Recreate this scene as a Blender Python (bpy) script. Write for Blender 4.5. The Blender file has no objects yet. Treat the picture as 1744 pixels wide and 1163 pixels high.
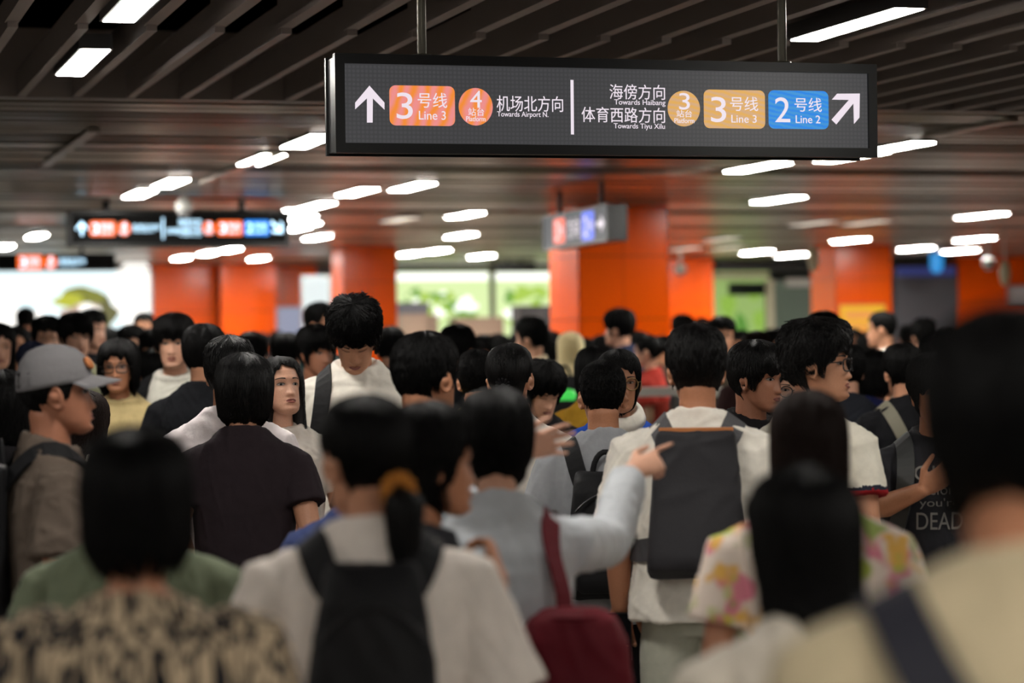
import bpy, math, random
import numpy as np
from mathutils import Vector, Matrix
from mathutils.bvhtree import BVHTree

C = bpy.context.scene.collection
SC = bpy.context.scene
rnd = random.Random(7)

# ------------------------------------------------------------------ camera
LENS = 85.0
FPX = LENS / 36.0 * 1744
CAM = Vector((0, 0, 1.70))
CAMROT = Matrix.Rotation(math.radians(90 - 0.16), 3, 'X') @ Matrix.Rotation(math.radians(-0.75), 3, 'Z')
cd = bpy.data.cameras.new('camera')
cd.lens = LENS
cd.sensor_width = 36
cd.clip_end = 300
cd.dof.use_dof = True
cd.dof.focus_distance = 8.5
cd.dof.aperture_fstop = 2.0
cam = bpy.data.objects.new('camera', cd)
C.objects.link(cam)
cam.matrix_world = Matrix.Translation(CAM) @ CAMROT.to_4x4()
SC.camera = cam

# ------------------------------------------------------------------ world, exposure
w = bpy.data.worlds.new('hall_air')
w.use_nodes = True
w.node_tree.nodes['Background'].inputs[0].default_value = (0.9, 0.95, 1.0, 1)
w.node_tree.nodes['Background'].inputs[1].default_value = 0.0
SC.world = w
SC.view_settings.view_transform = 'Standard'
SC.view_settings.look = 'None'
SC.view_settings.gamma = 1
SC.view_settings.use_curve_mapping = False
SC.view_settings.exposure = 0.0
SC.cycles.use_denoising = True
SC.cycles.max_bounces = 7
SC.cycles.diffuse_bounces = 4
SC.cycles.glossy_bounces = 3
SC.cycles.transparent_max_bounces = 8
SC.cycles.sample_clamp_indirect = 6
LIGHT_NEAR, LIGHT_FAR, LIGHT_BACK = 88.0, 80.0, 150.0        # strength of the ceiling diffusers

# ------------------------------------------------------------------ pixel <-> place
def ray(px, py):
    return CAMROT @ Vector(((px - 872) / FPX, (581.5 - py) / FPX, -1))
def at(px, py, d):
    r = ray(px, py)
    return CAM + r * (d / r.y)
def on_z(px, py, z):
    r = ray(px, py)
    return CAM + r * ((z - CAM.z) / r.z)

YAW = math.radians(16.5)                   # the hall is turned this far against the view
U = Vector((-math.sin(YAW), math.cos(YAW), 0))   # into the hall
V = Vector((math.cos(YAW), math.sin(YAW), 0))    # across the hall
HC = 2.95                                  # ceiling height
def on_u(px, py, u):                       # point on the plane  p.U = u
    r = ray(px, py)
    return CAM + r * ((u - CAM.dot(U)) / r.dot(U))
def uv(p): return p.dot(U), p.dot(V)

# ------------------------------------------------------------------ materials
def lin(c):
    def f(x):
        x /= 255.0
        return x / 12.92 if x <= 0.04045 else ((x + 0.055) / 1.055) ** 2.4
    return tuple(f(x) for x in c)
def mat(name, col, rough=0.6, metal=0.0, emit=None, strength=1.0, spec=0.5, srgb=True, bump=0, bscale=40, vary=0, sheen=0, stretch=(1, 1, 1)):
    m = bpy.data.materials.new(name)
    m.use_nodes = True
    nt = m.node_tree
    b = nt.nodes['Principled BSDF']
    c = lin(col) if srgb else col
    b.inputs['Base Color'].default_value = (*c, 1)
    b.inputs['Roughness'].default_value = rough
    b.inputs['Metallic'].default_value = metal
    b.inputs['Specular IOR Level'].default_value = spec
    if sheen:
        b.inputs['Sheen Weight'].default_value = sheen
    if emit is not None:
        b.inputs['Emission Color'].default_value = (*(lin(emit) if srgb else emit), 1)
        b.inputs['Emission Strength'].default_value = strength
    if bump or vary:
        tc = nt.nodes.new('ShaderNodeTexCoord')
        mp = nt.nodes.new('ShaderNodeMapping')
        mp.inputs['Scale'].default_value = stretch
        nz = nt.nodes.new('ShaderNodeTexNoise')
        nz.inputs['Scale'].default_value = bscale
        nz.inputs['Detail'].default_value = 4
        nt.links.new(tc.outputs['Object'], mp.inputs[0])
        nt.links.new(mp.outputs[0], nz.inputs['Vector'])
        if bump:
            bp = nt.nodes.new('ShaderNodeBump')
            bp.inputs['Strength'].default_value = bump
            bp.inputs['Distance'].default_value = 0.01
            nt.links.new(nz.outputs[0], bp.inputs['Height'])
            nt.links.new(bp.outputs[0], b.inputs['Normal'])
        if vary:
            rp = nt.nodes.new('ShaderNodeValToRGB')
            rp.color_ramp.elements[0].position = 0.3
            rp.color_ramp.elements[1].position = 0.7
            rp.color_ramp.elements[0].color = (*[x * (1 - vary) for x in c], 1)
            rp.color_ramp.elements[1].color = (*[min(1, x * (1 + vary)) for x in c], 1)
            nt.links.new(nz.outputs[0], rp.inputs[0])
            nt.links.new(rp.outputs[0], b.inputs['Base Color'])
    return m
_cl = {}
def cloth(col, rough=0.9):
    k = (col, rough)
    if k not in _cl:
        _cl[k] = mat('cloth_%d_%d_%d' % col, col, rough, bump=0.25, bscale=30, vary=0.06, spec=0.15, sheen=0.12 if sum(col) > 300 else 0)
    return _cl[k]
_sk = {}
def skin(col=(186, 132, 104)):
    if col not in _sk:
        _sk[col] = mat('skin_%d' % col[0], col, 0.48, bump=0.08, bscale=220, vary=0.06, spec=0.4)
    return _sk[col]
def hairmat(name, col, rough=0.5, spec=0.16):
    return mat(name, col, rough, bump=0.5, bscale=60, spec=spec, stretch=(4, 4, 0.4))
HAIR_BLACK = hairmat('black_hair', (9, 8, 8))
HAIR_SHEEN = hairmat('glossy_black_hair', (13, 11, 11), 0.43, 0.3)
HAIR_BROWN = hairmat('dark_brown_hair', (30, 19, 15))
HAIR_BLOND = hairmat('bleached_hair', (250, 234, 186))
M_DARK = mat('black_metal', (22, 22, 23), 0.35, 0.3)
M_EYE = mat('eye_white', (158, 146, 138), 0.3)
M_IRIS = mat('dark_iris', (20, 12, 10), 0.15)
M_LASH = mat('lash_and_brow', (14, 11, 10), 0.7)
M_LIP = mat('lip', (140, 78, 68), 0.45)

# ------------------------------------------------------------------ mesh helpers
class MB:
    """collects pieces and builds ONE mesh object"""
    def __init__(s):
        s.v = []; s.f = []; s.m = []; s.n = 0
    def add(s, verts, faces, mi=0):
        verts = np.asarray(verts, float).reshape(-1, 3)
        o = s.n
        s.v.append(verts)
        for f in faces:
            s.f.append(tuple(int(i) + o for i in f))
        s.m += [mi] * len(faces)
        s.n += len(verts)
        return s
    def box(s, c, ax, ay, az, mi=0):
        """centre and three half-axis vectors"""
        c, ax, ay, az = map(lambda q: np.array(q, float), (c, ax, ay, az))
        vs = [c + i * ax + j * ay + k * az for i in (-1, 1) for j in (-1, 1) for k in (-1, 1)]
        fs = [(0, 1, 3, 2), (4, 6, 7, 5), (0, 4, 5, 1), (2, 3, 7, 6), (0, 2, 6, 4), (1, 5, 7, 3)]
        return s.add(vs, fs, mi)
    def bx(s, x0, x1, y0, y1, z0, z1, mi=0):
        return s.box(((x0 + x1) / 2, (y0 + y1) / 2, (z0 + z1) / 2), ((x1 - x0) / 2, 0, 0), (0, (y1 - y0) / 2, 0), (0, 0, (z1 - z0) / 2), mi)
    def loft(s, rings, mi=0, cap=True):
        n = len(rings[0])
        vs = np.concatenate([np.asarray(r, float) for r in rings])
        fs = []
        for i in range(len(rings) - 1):
            for j in range(n):
                k = (j + 1) % n
                fs.append((i * n + j, i * n + k, (i + 1) * n + k, (i + 1) * n + j))
        if cap:
            fs.append(tuple(range(n))[::-1])
            fs.append(tuple((len(rings) - 1) * n + j for j in range(n)))
        return s.add(vs, fs, mi)
    def tube(s, pts, rad, n=10, mi=0, flat=1.0, up=None, round_ends=True):
        """pts along the tube, rad per point; flat squashes the second axis"""
        pts = [np.array(p, float) for p in pts]
        if np.isscalar(rad): rad = [rad] * len(pts)
        rad = list(rad)
        if round_ends:
            d0 = pts[0] - pts[1]; d0 /= np.linalg.norm(d0) + 1e-9
            d1 = pts[-1] - pts[-2]; d1 /= np.linalg.norm(d1) + 1e-9
            r0, r1 = rad[0], rad[-1]
            pts = [pts[0] + d0 * r0 * .95, pts[0] + d0 * r0 * .6] + pts + [pts[-1] + d1 * r1 * .6, pts[-1] + d1 * r1 * .95]
            rad = [r0 * .3, r0 * .8] + rad + [r1 * .8, r1 * .3]
        rings = []
        ref = np.array(up, float) if up is not None else None
        for i, p in enumerate(pts):
            t = pts[min(i + 1, len(pts) - 1)] - pts[max(i - 1, 0)]
            t /= np.linalg.norm(t) + 1e-9
            if ref is None:
                ref = np.array((0, 1.0, 0.13)) if abs(t[1]) < .9 else np.array((1.0, 0, 0.1))
            a = ref - t * ref.dot(t); a /= np.linalg.norm(a) + 1e-9
            if up is None: ref = a
            b = np.cross(t, a)
            ang = np.linspace(0, 2 * math.pi, n, endpoint=False)
            rings.append(p + np.outer(np.cos(ang), b) * rad[i] + np.outer(np.sin(ang), a) * rad[i] * flat)
        return s.loft(rings, mi)
    def mesh(s, name, mats, smooth=False):
        me = bpy.data.meshes.new(name)
        vs = np.concatenate(s.v) if s.v else np.zeros((0, 3))
        me.from_pydata(vs.tolist(), [], s.f)
        for m in (mats if isinstance(mats, (list, tuple)) else [mats]):
            me.materials.append(m)
        if len(me.polygons):
            me.polygons.foreach_set('material_index', s.m)
            me.polygons.foreach_set('use_smooth', [smooth] * len(me.polygons))
        me.update()
        return me
    def build(s, name, mats, parent=None, smooth=False):
        return link(name, s.mesh(name, mats, smooth), parent)
def link(name, me, parent=None):
    o = bpy.data.objects.new(name, me)
    C.objects.link(o)
    if parent is not None: o.parent = parent
    return o
def empty(name, loc=(0, 0, 0), rz=0):
    o = bpy.data.objects.new(name, None)
    C.objects.link(o)
    o.location = loc
    o.rotation_euler = (0, 0, rz)
    return o
def tag(o, label, cat, group=None):
    o['label'] = label; o['category'] = cat
    if group: o['group'] = group
    return o
def struct(o):
    o['kind'] = 'structure'
    return o
def sring(cx, cy, z, a, b, n=28, e=2.0, tilt=0.0):
    t = np.linspace(0, 2 * math.pi, n, endpoint=False)
    x = a * np.sign(np.cos(t)) * np.abs(np.cos(t)) ** (2 / e)
    y = b * np.sign(np.sin(t)) * np.abs(np.sin(t)) ** (2 / e)
    return np.stack([cx + x, cy + y, np.full(n, z) - y * tilt], 1)
def remesh(mb, voxel, smooth=3, fac=0.5):
    """fuse overlapping pieces into one continuous skin; returns (mesh, verts)"""
    me = mb.mesh('tmp', [])
    o = bpy.data.objects.new('tmp', me)
    C.objects.link(o)
    r = o.modifiers.new('r', 'REMESH'); r.mode = 'VOXEL'; r.voxel_size = voxel
    if smooth:
        q = o.modifiers.new('s', 'SMOOTH'); q.factor = fac; q.iterations = smooth
    bpy.context.view_layer.update()
    dg = bpy.context.evaluated_depsgraph_get()
    out = bpy.data.meshes.new_from_object(o.evaluated_get(dg), depsgraph=dg)
    bpy.data.objects.remove(o)
    bpy.data.meshes.remove(me)
    out.polygons.foreach_set('use_smooth', [True] * len(out.polygons))
    out.materials.clear()
    return out
def getv(me):
    a = np.zeros(len(me.vertices) * 3); me.vertices.foreach_get('co', a); return a.reshape(-1, 3)
def setv(me, a):
    me.vertices.foreach_set('co', np.ascontiguousarray(a).ravel()); me.update()
def getn(me):
    a = np.zeros(len(me.vertices) * 3); me.vertices.foreach_get('normal', a); return a.reshape(-1, 3)
# ================================================================== the hall
M_FLOOR = mat('pale_floor_tile', (150, 146, 140), 0.25, vary=0.08, bscale=1.2)
M_CEIL = mat('brushed_ceiling_metal', (160, 152, 138), 0.28, 0.75, bump=0.05, bscale=3)
M_BAFFLE = mat('dull_baffle_paint', (140, 128, 122), 0.5, 0.1)
M_VOID = mat('black_void', (9, 9, 10), 0.9)
M_ORANGE = mat('orange_enamel_panel', (238, 88, 3), 0.22, spec=0.5)
M_SEAM = mat('dark_panel_joint', (110, 36, 6), 0.6)
M_GREYWALL = mat('grey_cladding', (92, 92, 96), 0.5)
M_DIFF = mat('near_diffuser', (250, 252, 250), 0.5, emit=(255, 250, 242), strength=LIGHT_NEAR)
M_DIFF2 = mat('far_diffuser', (250, 252, 250), 0.5, emit=(255, 251, 242), strength=LIGHT_FAR)
M_DIFF3 = mat('back_diffuser', (250, 252, 250), 0.5, emit=(255, 251, 242), strength=LIGHT_BACK)
M_HOUSE = mat('lamp_housing', (70, 68, 68), 0.5, 0.2)

def uvw(u, v, z): return U * u + V * v + Vector((0, 0, z))
def ubox(mb, u0, u1, v0, v1, z0, z1, mi=0):
    return mb.box(uvw((u0 + u1) / 2, (v0 + v1) / 2, (z0 + z1) / 2), U * ((u1 - u0) / 2), V * ((v1 - v0) / 2), (0, 0, (z1 - z0) / 2), mi)

fl = MB(); ubox(fl, -8, 48, -22, 24, -0.1, 0)
struct(fl.build('floor', M_FLOOR))
UB = 12.55                                              # where the open baffles end
sl = MB(); ubox(sl, -8, 48, -22, 24, 4.0, 4.15)
struct(sl.build('ceiling', M_VOID))
# open baffle ceiling over the near hall: blades along U, deeper sleeves up to the joint
ba = MB()
v = on_z(137, 54, HC).dot(V) - 0.277 * 30
while v < 10.5:
    ubox(ba, -6, 9.85, v - 0.028, v + 0.028, HC + 0.025, HC + 0.15)
    ubox(ba, 9.80, UB, v - 0.021, v + 0.021, HC, HC + 0.13)
    v += 0.277
ubox(ba, UB, UB + 0.06, -22, 24, HC - 0.005, HC + 0.35)  # header the blades run into
struct(ba.build('ceiling_baffles', M_BAFFLE))
# linear metal planks across the hall, stepped every few planks
pl = MB()
u = UB + 0.08; k = 0
while u < 47:
    wd = 0.10 if u < 15.2 else 0.26
    dz = (0.05 if k % 2 else 0.0) if u < 15.2 else (0.0, 0.012, 0.0, 0.07)[k % 4]
    tl = (0.0, 0.007, -0.005, 0.003, -0.008)[k % 5] * wd / .26
    pl.box(uvw(u + wd / 2, 1, HC + dz + 0.018), U * (wd / 2) + Vector((0, 0, tl)), V * 23, (0, 0, 0.015))
    u += wd + (0.03 if k % 4 else 0.07); k += 1
struct(pl.build('ceiling_planks', M_CEIL))
bk = MB(); ubox(bk, UB + 0.06, 47, -22, 24, HC + 0.16, HC + 0.2)
struct(bk.build('ceiling_backing', M_VOID))
tr = MB()
for (pxa, pya, pxb, pyb) in ((215, 222, 28, 282), (490, 262, 330, 310), (1744, 205, 1560, 232)):
    a, b = on_z(pxa, pya, HC - 0.012), on_z(pxb, pyb, HC - 0.012)
    c = (a + b) / 2; L = abs((b - a).dot(U)) / 2
    tr.box(c, U * L, V * 0.035, (0, 0, 0.012))
struct(tr.build('trim_1', M_CEIL))
# side and rear walls of the hall
UW = 40.5
for nm, u0, u1, v0, v1 in (('wall_left', -8, 48, -22.2, -22), ('wall_right', -8, 48, 24, 24.2), ('wall_rear', -8.2, -8, -22, 24), ('wall_back', UW + 3.2, UW + 3.4, -22, 24)):
    m_ = MB(); ubox(m_, u0, u1, v0, v1, 0, 4.0)
    struct(m_.build(nm, M_GREYWALL))

def panel_wall(name, pa, pb, u, depth=0.4, rows=(0.95, 1.55, 2.15), seam_w=0.9, top=HC):
    """a wall of orange enamel panels between two picture columns, with real joints"""
    va, vb = on_u(pa, 570, u).dot(V), on_u(pb, 570, u).dot(V)
    mb = MB()
    ubox(mb, u + 0.012, u + depth, va, vb, 0, top, 1)
    nv = max(1, round((vb - va) / seam_w)); zs = [0.0, *rows, top]
    for i in range(nv):
        for j in range(len(zs) - 1):
            ubox(mb, u, u + 0.02, va + (vb - va) * i / nv + 0.006, va + (vb - va) * (i + 1) / nv - 0.006, zs[j] + 0.006, zs[j + 1] - 0.006)
    return struct(mb.build(name, [M_ORANGE, M_SEAM]))
panel_wall('wall_1', 256, 378, UW - 0.2)
panel_wall('wall_2', 377, 472, UW - 0.9)
panel_wall('wall_3', 470, 540, UW + 0.6)
panel_wall('wall_4', 1100, 1216, UW - 3)
panel_wall('wall_5', 1632, 1800, UW - 2.5)
# dull header above shopfronts
hd = MB()
ubox(hd, UW + 1.2, UW + 1.4, -14, 16, 2.25, 4)
struct(hd.build('wall_6', M_GREYWALL))

def column(n, px_edge, d, wd, rows=(0.6, 1.22, 1.84, 2.46)):
    """square column in enamel panels; px_edge is the arris between its two visible faces"""
    p = at(px_edge, 560, d)
    u0, v0 = uv(p)
    mb = MB()
    ubox(mb, u0 + 0.012, u0 + wd - 0.012, v0 + 0.012, v0 + wd - 0.012, 0, HC + 0.1, 1)
    zs = [0, *rows, HC + 0.1]
    for j in range(len(zs) - 1):
        for i in (0, 1):
            a, b = i * wd / 2 + (0.004 if i else 0), (i + 1) * wd / 2 - (0 if i else 0.004)
            z0, z1 = zs[j] + 0.004, zs[j + 1] - 0.004
            ubox(mb, u0, u0 + 0.02, v0 + a, v0 + b, z0, z1)
            ubox(mb, u0 + wd - 0.02, u0 + wd, v0 + a, v0 + b, z0, z1)
            ubox(mb, u0 + a, u0 + b, v0, v0 + 0.02, z0, z1)
            ubox(mb, u0 + a, u0 + b, v0 + wd - 0.02, v0 + wd, z0, z1)
    o = struct(mb.build('column_%d' % n, [M_ORANGE, M_SEAM]))
    return o, u0, v0
column(1, 986, 23.6, 0.94)
column(2, 586, 33.5, 0.76)
_, cu3, cv3 = column(3, 1424, 35.5, 0.90)

# ---- lamps
def lamp_proto(L, W, m):
    r = empty('ceiling_light')
    h = MB(); h.bx(-W / 2 - .012, W / 2 + .012, -L / 2 - .012, L / 2 + .012, 0.003, 0.07)
    h.build('housing', M_HOUSE, r)
    d = MB(); d.bx(-W / 2, W / 2, -L / 2, L / 2, 0, 0.004)
    d.build('diffuser', m, r)
    return r
def copy_tree(o, parent=None):
    c = o.copy(); C.objects.link(c)
    if parent is not None: c.parent = parent
    for ch in list(o.children): copy_tree(ch, c)
    return c
near_p = lamp_proto(1.02, 0.12, M_DIFF)
far_p = lamp_proto(0.95, 0.165, M_DIFF2)
back_p = lamp_proto(0.95, 0.165, M_DIFF3)
dim_p = lamp_proto(1.05, 0.20, mat('dim_diffuser', (235, 232, 222), 0.5, emit=(255, 244, 226), strength=0.95))  # diffuser with a much lower emission strength
DIM = {(680, 375), (1385, 381), (1475, 380), (1230, 408), (1240, 422), (1168, 424)}
used = set()
def lamp(proto, p, label, group=None):
    o = proto if proto.name not in used else copy_tree(proto)
    used.add(o.name)
    o.location = p; o.rotation_euler = (0, 0, YAW)
    return tag(o, label, 'ceiling light', group)
for (x, y, lb) in ((232, 8, 'slim white ceiling light between baffles, cut by the top of the picture'),
                   (140, 108, 'slim white ceiling light between dark baffles, whole and far from the large sign'),
                   (1455, 44, 'slim white ceiling light behind the hanging rod of the large sign')):
    lamp(near_p, on_z(x, y, HC - 0.014), lb)
far_lamps = [(525, 242, 'white ceiling panel light touching the end of the large sign'),
    (445, 273, 'white ceiling panel light just beyond the end of the large sign'),
    (290, 313, 'white ceiling panel light above the small black sign, beside the dome camera'),
    (238, 331, 'white ceiling panel light above the small black sign, beyond the one by the dome camera'),
    (608, 328, 'white ceiling panel light in front of the slimmer orange column, the shorter of two'),
    (702, 319, 'white ceiling panel light under the large sign, nearest over the green posters'),
    (540, 351, 'white ceiling panel light above the slimmer orange column, by the light cluster'),
    (792, 367, 'white ceiling panel light over the green posters, in the second row'),
    (680, 375, 'faint long ceiling light over the green posters, in the second row'),
    (785, 402, 'white ceiling panel light over the green posters, in the third row'),
    (745, 428, 'small far white ceiling light just above the green posters, by the black box sign'),
    (700, 433, 'small far white ceiling light just above the green posters, beside the slimmer orange column'),
    (540, 405, 'white ceiling panel light touching the top of the slimmer orange column'),
    (355, 432, 'small far ceiling light under the small black sign, above the orange wall'),
    (392, 426, 'second small far ceiling light under the small black sign, above the orange wall'),
    (1290, 286, 'white ceiling panel light right under the large sign by its blue badge'),
    (1325, 341, 'white ceiling panel light two rows under the blue badge of the large sign'),
    (1385, 381, 'long thin ceiling light nearer end, above the column with the yellow poster'),
    (1475, 380, 'long thin ceiling light farther end, above the column with the yellow poster'),
    (1520, 253, 'white ceiling panel light sticking out behind the arrow end of the large sign'),
    (1450, 268, 'white ceiling panel light mostly hidden behind the lower edge of the large sign'),
    (1672, 368, 'white ceiling panel light above the dark grey shutter, nearest of its row'),
    (1660, 408, 'white ceiling panel light above the dark grey shutter, second of its row'),
    (1635, 428, 'bright far ceiling light just over the dark grey shutter'),
    (1448, 410, 'white ceiling light on top of the column with the yellow poster'),
    (1230, 408, 'dim white ceiling light above the green shopfront, nearer of two overlapping'),
    (1240, 422, 'dim white ceiling light above the green shopfront, farther of two overlapping'),
    (1168, 424, 'dim white ceiling light beside the widest orange column, above the short orange wall'),
    (1348, 435, 'small far ceiling light above the shop doorway'),
    (62, 403, 'white ceiling panel light above the partly cut black sign'),
    (8, 421, 'white ceiling panel light cut by the picture edge above the black sign')]
for (x, y, lb) in far_lamps:
    lamp(dim_p if (x, y) in DIM else back_p if y > 386 else far_p, on_z(x, y, HC - 0.015), lb)
for (x, y) in ((487, 362), (512, 372), (520, 384), (505, 390)):
    lamp(far_p, on_z(x, y, HC - 0.015), 'white ceiling light in the tight cluster above the slimmer orange column', 'clustered ceiling lights')
for (x, y) in ((310, 440), (440, 441), (620, 436), (820, 437), (1000, 434), (1290, 430), (1560, 424), (150, 440)):  # extra lamps added towards the back wall to brighten the orange panels
    lamp(back_p, on_z(x, y, HC - 0.015), 'thin sliver of a ceiling light at the far end of the hall', 'last row of ceiling lights')
# unseen fittings added over, beside and behind the camera to light the near crowd
for i, (u_, v_) in enumerate([(-2.5, -3.2), (-2.5, 3.0), (1.6, -3.2), (1.6, 3.2), (-0.6, -0.2), (0.6, 1.4), (-0.4, -2.0), (5.6, -4.65), (5.6, -1.65), (5.6, 1.35), (5.6, 4.35), (8.0, -6.5), (8.0, 7.5)]):
    lamp(near_p, uvw(u_, v_, HC - 0.014), 'slim white ceiling light over the near part of the hall', 'near hall ceiling lights')
# ================================================================== signs
def screen_mat(name, base, emit, line, sc=420):
    m = mat(name, base, 0.35)
    nt = m.node_tree; b = nt.nodes['Principled BSDF']
    tc = nt.nodes.new('ShaderNodeTexCoord')
    mixes = None
    for ax in ('X', 'Z'):
        wv = nt.nodes.new('ShaderNodeTexWave'); wv.bands_direction = ax
        wv.inputs['Scale'].default_value = sc / 20; wv.inputs['Distortion'].default_value = 0.6
        wv.inputs['Detail'].default_value = 3
        nt.links.new(tc.outputs['Object'], wv.inputs['Vector'])
        if mixes is None: mixes = wv.outputs['Fac']
        else:
            mm = nt.nodes.new('ShaderNodeMath'); mm.operation = 'MULTIPLY'
            nt.links.new(mixes, mm.inputs[0]); nt.links.new(wv.outputs['Fac'], mm.inputs[1]); mixes = mm.outputs[0]
    rp = nt.nodes.new('ShaderNodeValToRGB')
    rp.color_ramp.elements[0].color = (*lin(line), 1); rp.color_ramp.elements[1].color = (*lin(emit), 1)
    rp.color_ramp.elements[1].position = 0.5
    nt.links.new(mixes, rp.inputs[0])
    nt.links.new(rp.outputs[0], b.inputs['Emission Color'])
    b.inputs['Emission Strength'].default_value = 1
    return m
def banded(name, ca, cb, rot, scale, k=1.0):
    """an LED badge whose two lamp colours beat in soft bands"""
    m = mat(name, (20, 20, 20), 0.4, emit=ca)
    nt = m.node_tree; b = nt.nodes['Principled BSDF']
    tc = nt.nodes.new('ShaderNodeTexCoord'); mp = nt.nodes.new('ShaderNodeMapping')
    mp.inputs['Rotation'].default_value = (0, rot, 0)
    wv = nt.nodes.new('ShaderNodeTexWave'); wv.inputs['Scale'].default_value = scale
    wv.inputs['Distortion'].default_value = 2.5; wv.inputs['Detail'].default_value = 3; wv.inputs['Detail Scale'].default_value = 2
    rp = nt.nodes.new('ShaderNodeValToRGB')
    rp.color_ramp.elements[0].color = (*lin(ca), 1); rp.color_ramp.elements[1].color = (*lin(cb), 1)
    nt.links.new(tc.outputs['Object'], mp.inputs[0]); nt.links.new(mp.outputs[0], wv.inputs['Vector'])
    nt.links.new(wv.outputs['Fac'], rp.inputs[0]); nt.links.new(rp.outputs[0], b.inputs['Emission Color'])
    b.inputs['Emission Strength'].default_value = k
    return m
M_SCREEN = screen_mat('led_screen_grey', (18, 18, 19), (66, 66, 68), (57, 57, 59))
M_SCRBLK = mat('led_screen_black', (8, 8, 9), 0.6, spec=.15)
M_LEDW = mat('led_white', (20, 20, 20), 0.4, emit=(238, 226, 236))
M_LEDB = mat('led_bluish_white', (20, 20, 20), 0.4, emit=(190, 230, 255), strength=3.2)
M_BADGE1 = banded('led_orange_pink', (242, 140, 52), (236, 142, 140), -0.32, 7)
M_BADGE2 = banded('led_yellow_orange', (224, 170, 84), (212, 168, 126), 1.35, 16)
M_BADGEB = banded('led_blue', (10, 128, 226), (58, 146, 212), 1.4, 18)
M_BADGEO = mat('led_bright_orange', (20, 20, 20), 0.4, emit=(255, 106, 34), strength=1.5)
M_BADGEB2 = mat('led_bright_blue', (20, 20, 20), 0.4, emit=(16, 140, 250), strength=1.4)
M_RAIL = mat('satin_steel', (150, 150, 148), 0.3, 0.9)

def textmesh(s, box, y):
    """lettering stretched to the box (x0, z0, x1, z1), standing at depth y"""
    cu = bpy.data.curves.new('t', 'FONT'); cu.body = s; cu.extrude = 0.02; cu.resolution_u = 5
    o = bpy.data.objects.new('t', cu); C.objects.link(o)
    bpy.context.view_layer.update()
    dg = bpy.context.evaluated_depsgraph_get()
    me = bpy.data.meshes.new_from_object(o.evaluated_get(dg), depsgraph=dg)
    bpy.data.objects.remove(o)
    a = getv(me); lo, hi = a.min(0), a.max(0)
    sx = (box[2] - box[0]) / (hi[0] - lo[0]); sz = (box[3] - box[1]) / (hi[1] - lo[1])
    out = np.stack([box[0] + (a[:, 0] - lo[0]) * sx, y + a[:, 2] * -0.04, box[1] + (a[:, 1] - lo[1]) * sz], 1)
    setv(me, out)
    return me
def textobj(name, s, box, y, m, parent):
    me = textmesh(s, box, y); me.materials.clear(); me.materials.append(m)
    return link(name, me, parent)
def plate(mb, outline, y0, y1, mi=0):
    a = [(x, y0, z) for x, z in outline]; b = [(x, y1, z) for x, z in outline]
    return mb.loft([a, b], mi)
def rrect(x0, z0, x1, z1, r, n=6):
    pts = []
    for cx, cz, a0 in ((x1 - r, z1 - r, 0), (x0 + r, z1 - r, 90), (x0 + r, z0 + r, 180), (x1 - r, z0 + r, 270)):
        for i in range(n + 1):
            t = math.radians(a0 + 90 * i / n); pts.append((cx + r * math.cos(t), cz + r * math.sin(t)))
    return pts

D_SIGN = 8.55
S0 = at(1029, 183, D_SIGN)
US = S0.dot(U)
def sl_(px, py):
    q = on_u(px, py, US) - S0
    return (q.dot(V), q.z)
A_ = lambda x, y: sl_(560 + x / 3.633, 80 + y / 3.633)
B_ = lambda x, y: sl_(1000 + x / 3.488, 80 + y / 3.488)
def bxs(f, x0, y0, x1, y1):
    a, b = f(x0, y1), f(x1, y0)
    return (a[0], a[1], b[0], b[1])
LAY = [
 ('poly', 'arrow', [A_(*p) for p in ((250, 240), (343, 345), (343, 388), (271, 318), (270, 468), (235, 468), (235, 318), (162, 386), (162, 345))]),
 ('badge', 'orange', bxs(A_, 376, 244, 777, 485), [('3', bxs(A_, 418, 284, 515, 446)), ('号线', bxs(A_, 548, 286, 728, 376)), ('Line 3', bxs(A_, 555, 398, 720, 450))]),
 ('disc', 'orange', bxs(A_, 804, 256, 1011, 485), [('4', bxs(A_, 872, 272, 942, 376)), ('站台', bxs(A_, 860, 379, 957, 426)), ('Platform', bxs(A_, 847, 431, 966, 460))]),
 ('text', '机场北方向', bxs(A_, 1038, 306, 1447, 397)),
 ('text', 'Towards Airport N.', bxs(A_, 1041, 403, 1357, 440)),
 ('poly', 'divider', [A_(1494, 204), A_(1512, 205), A_(1515, 542), A_(1497, 541)]),
 ('text', '海傍方向', bxs(B_, 132, 226, 460, 310)),
 ('text', 'Towards Haibang', bxs(B_, 160, 316, 463, 352)),
 ('text', '体育西路方向', bxs(B_, -34, 362, 460, 446)),
 ('text', 'Towards Tiyu Xilu', bxs(B_, 157, 457, 460, 493)),
 ('disc', 'yellow', bxs(B_, 478, 262, 667, 471), [('3', bxs(B_, 543, 275, 605, 373)), ('站台', bxs(B_, 527, 376, 618, 418)), ('Platform', bxs(B_, 515, 425, 632, 452))]),
 ('badge', 'yellow', bxs(B_, 693, 259, 1053, 482), [('3', bxs(B_, 732, 298, 820, 447)), ('号线', bxs(B_, 846, 298, 1010, 380)), ('Line 3', bxs(B_, 853, 406, 1002, 450))]),
 ('badge', 'blue', bxs(B_, 1077, 263, 1430, 485), [('2', bxs(B_, 1113, 301, 1200, 447)), ('号线', bxs(B_, 1228, 304, 1388, 384)), ('Line 2', bxs(B_, 1235, 408, 1380, 453))]),
 ('poly', 'arrow', [B_(*p) for p in ((1483, 278), (1617, 277), (1615, 420), (1583, 457), (1580, 335), (1478, 460), (1450, 432), (1553, 315), (1452, 313))]),
]
XL, ZB = A_(40, 655)
XR, ZT = B_(1712, 105)
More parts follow.
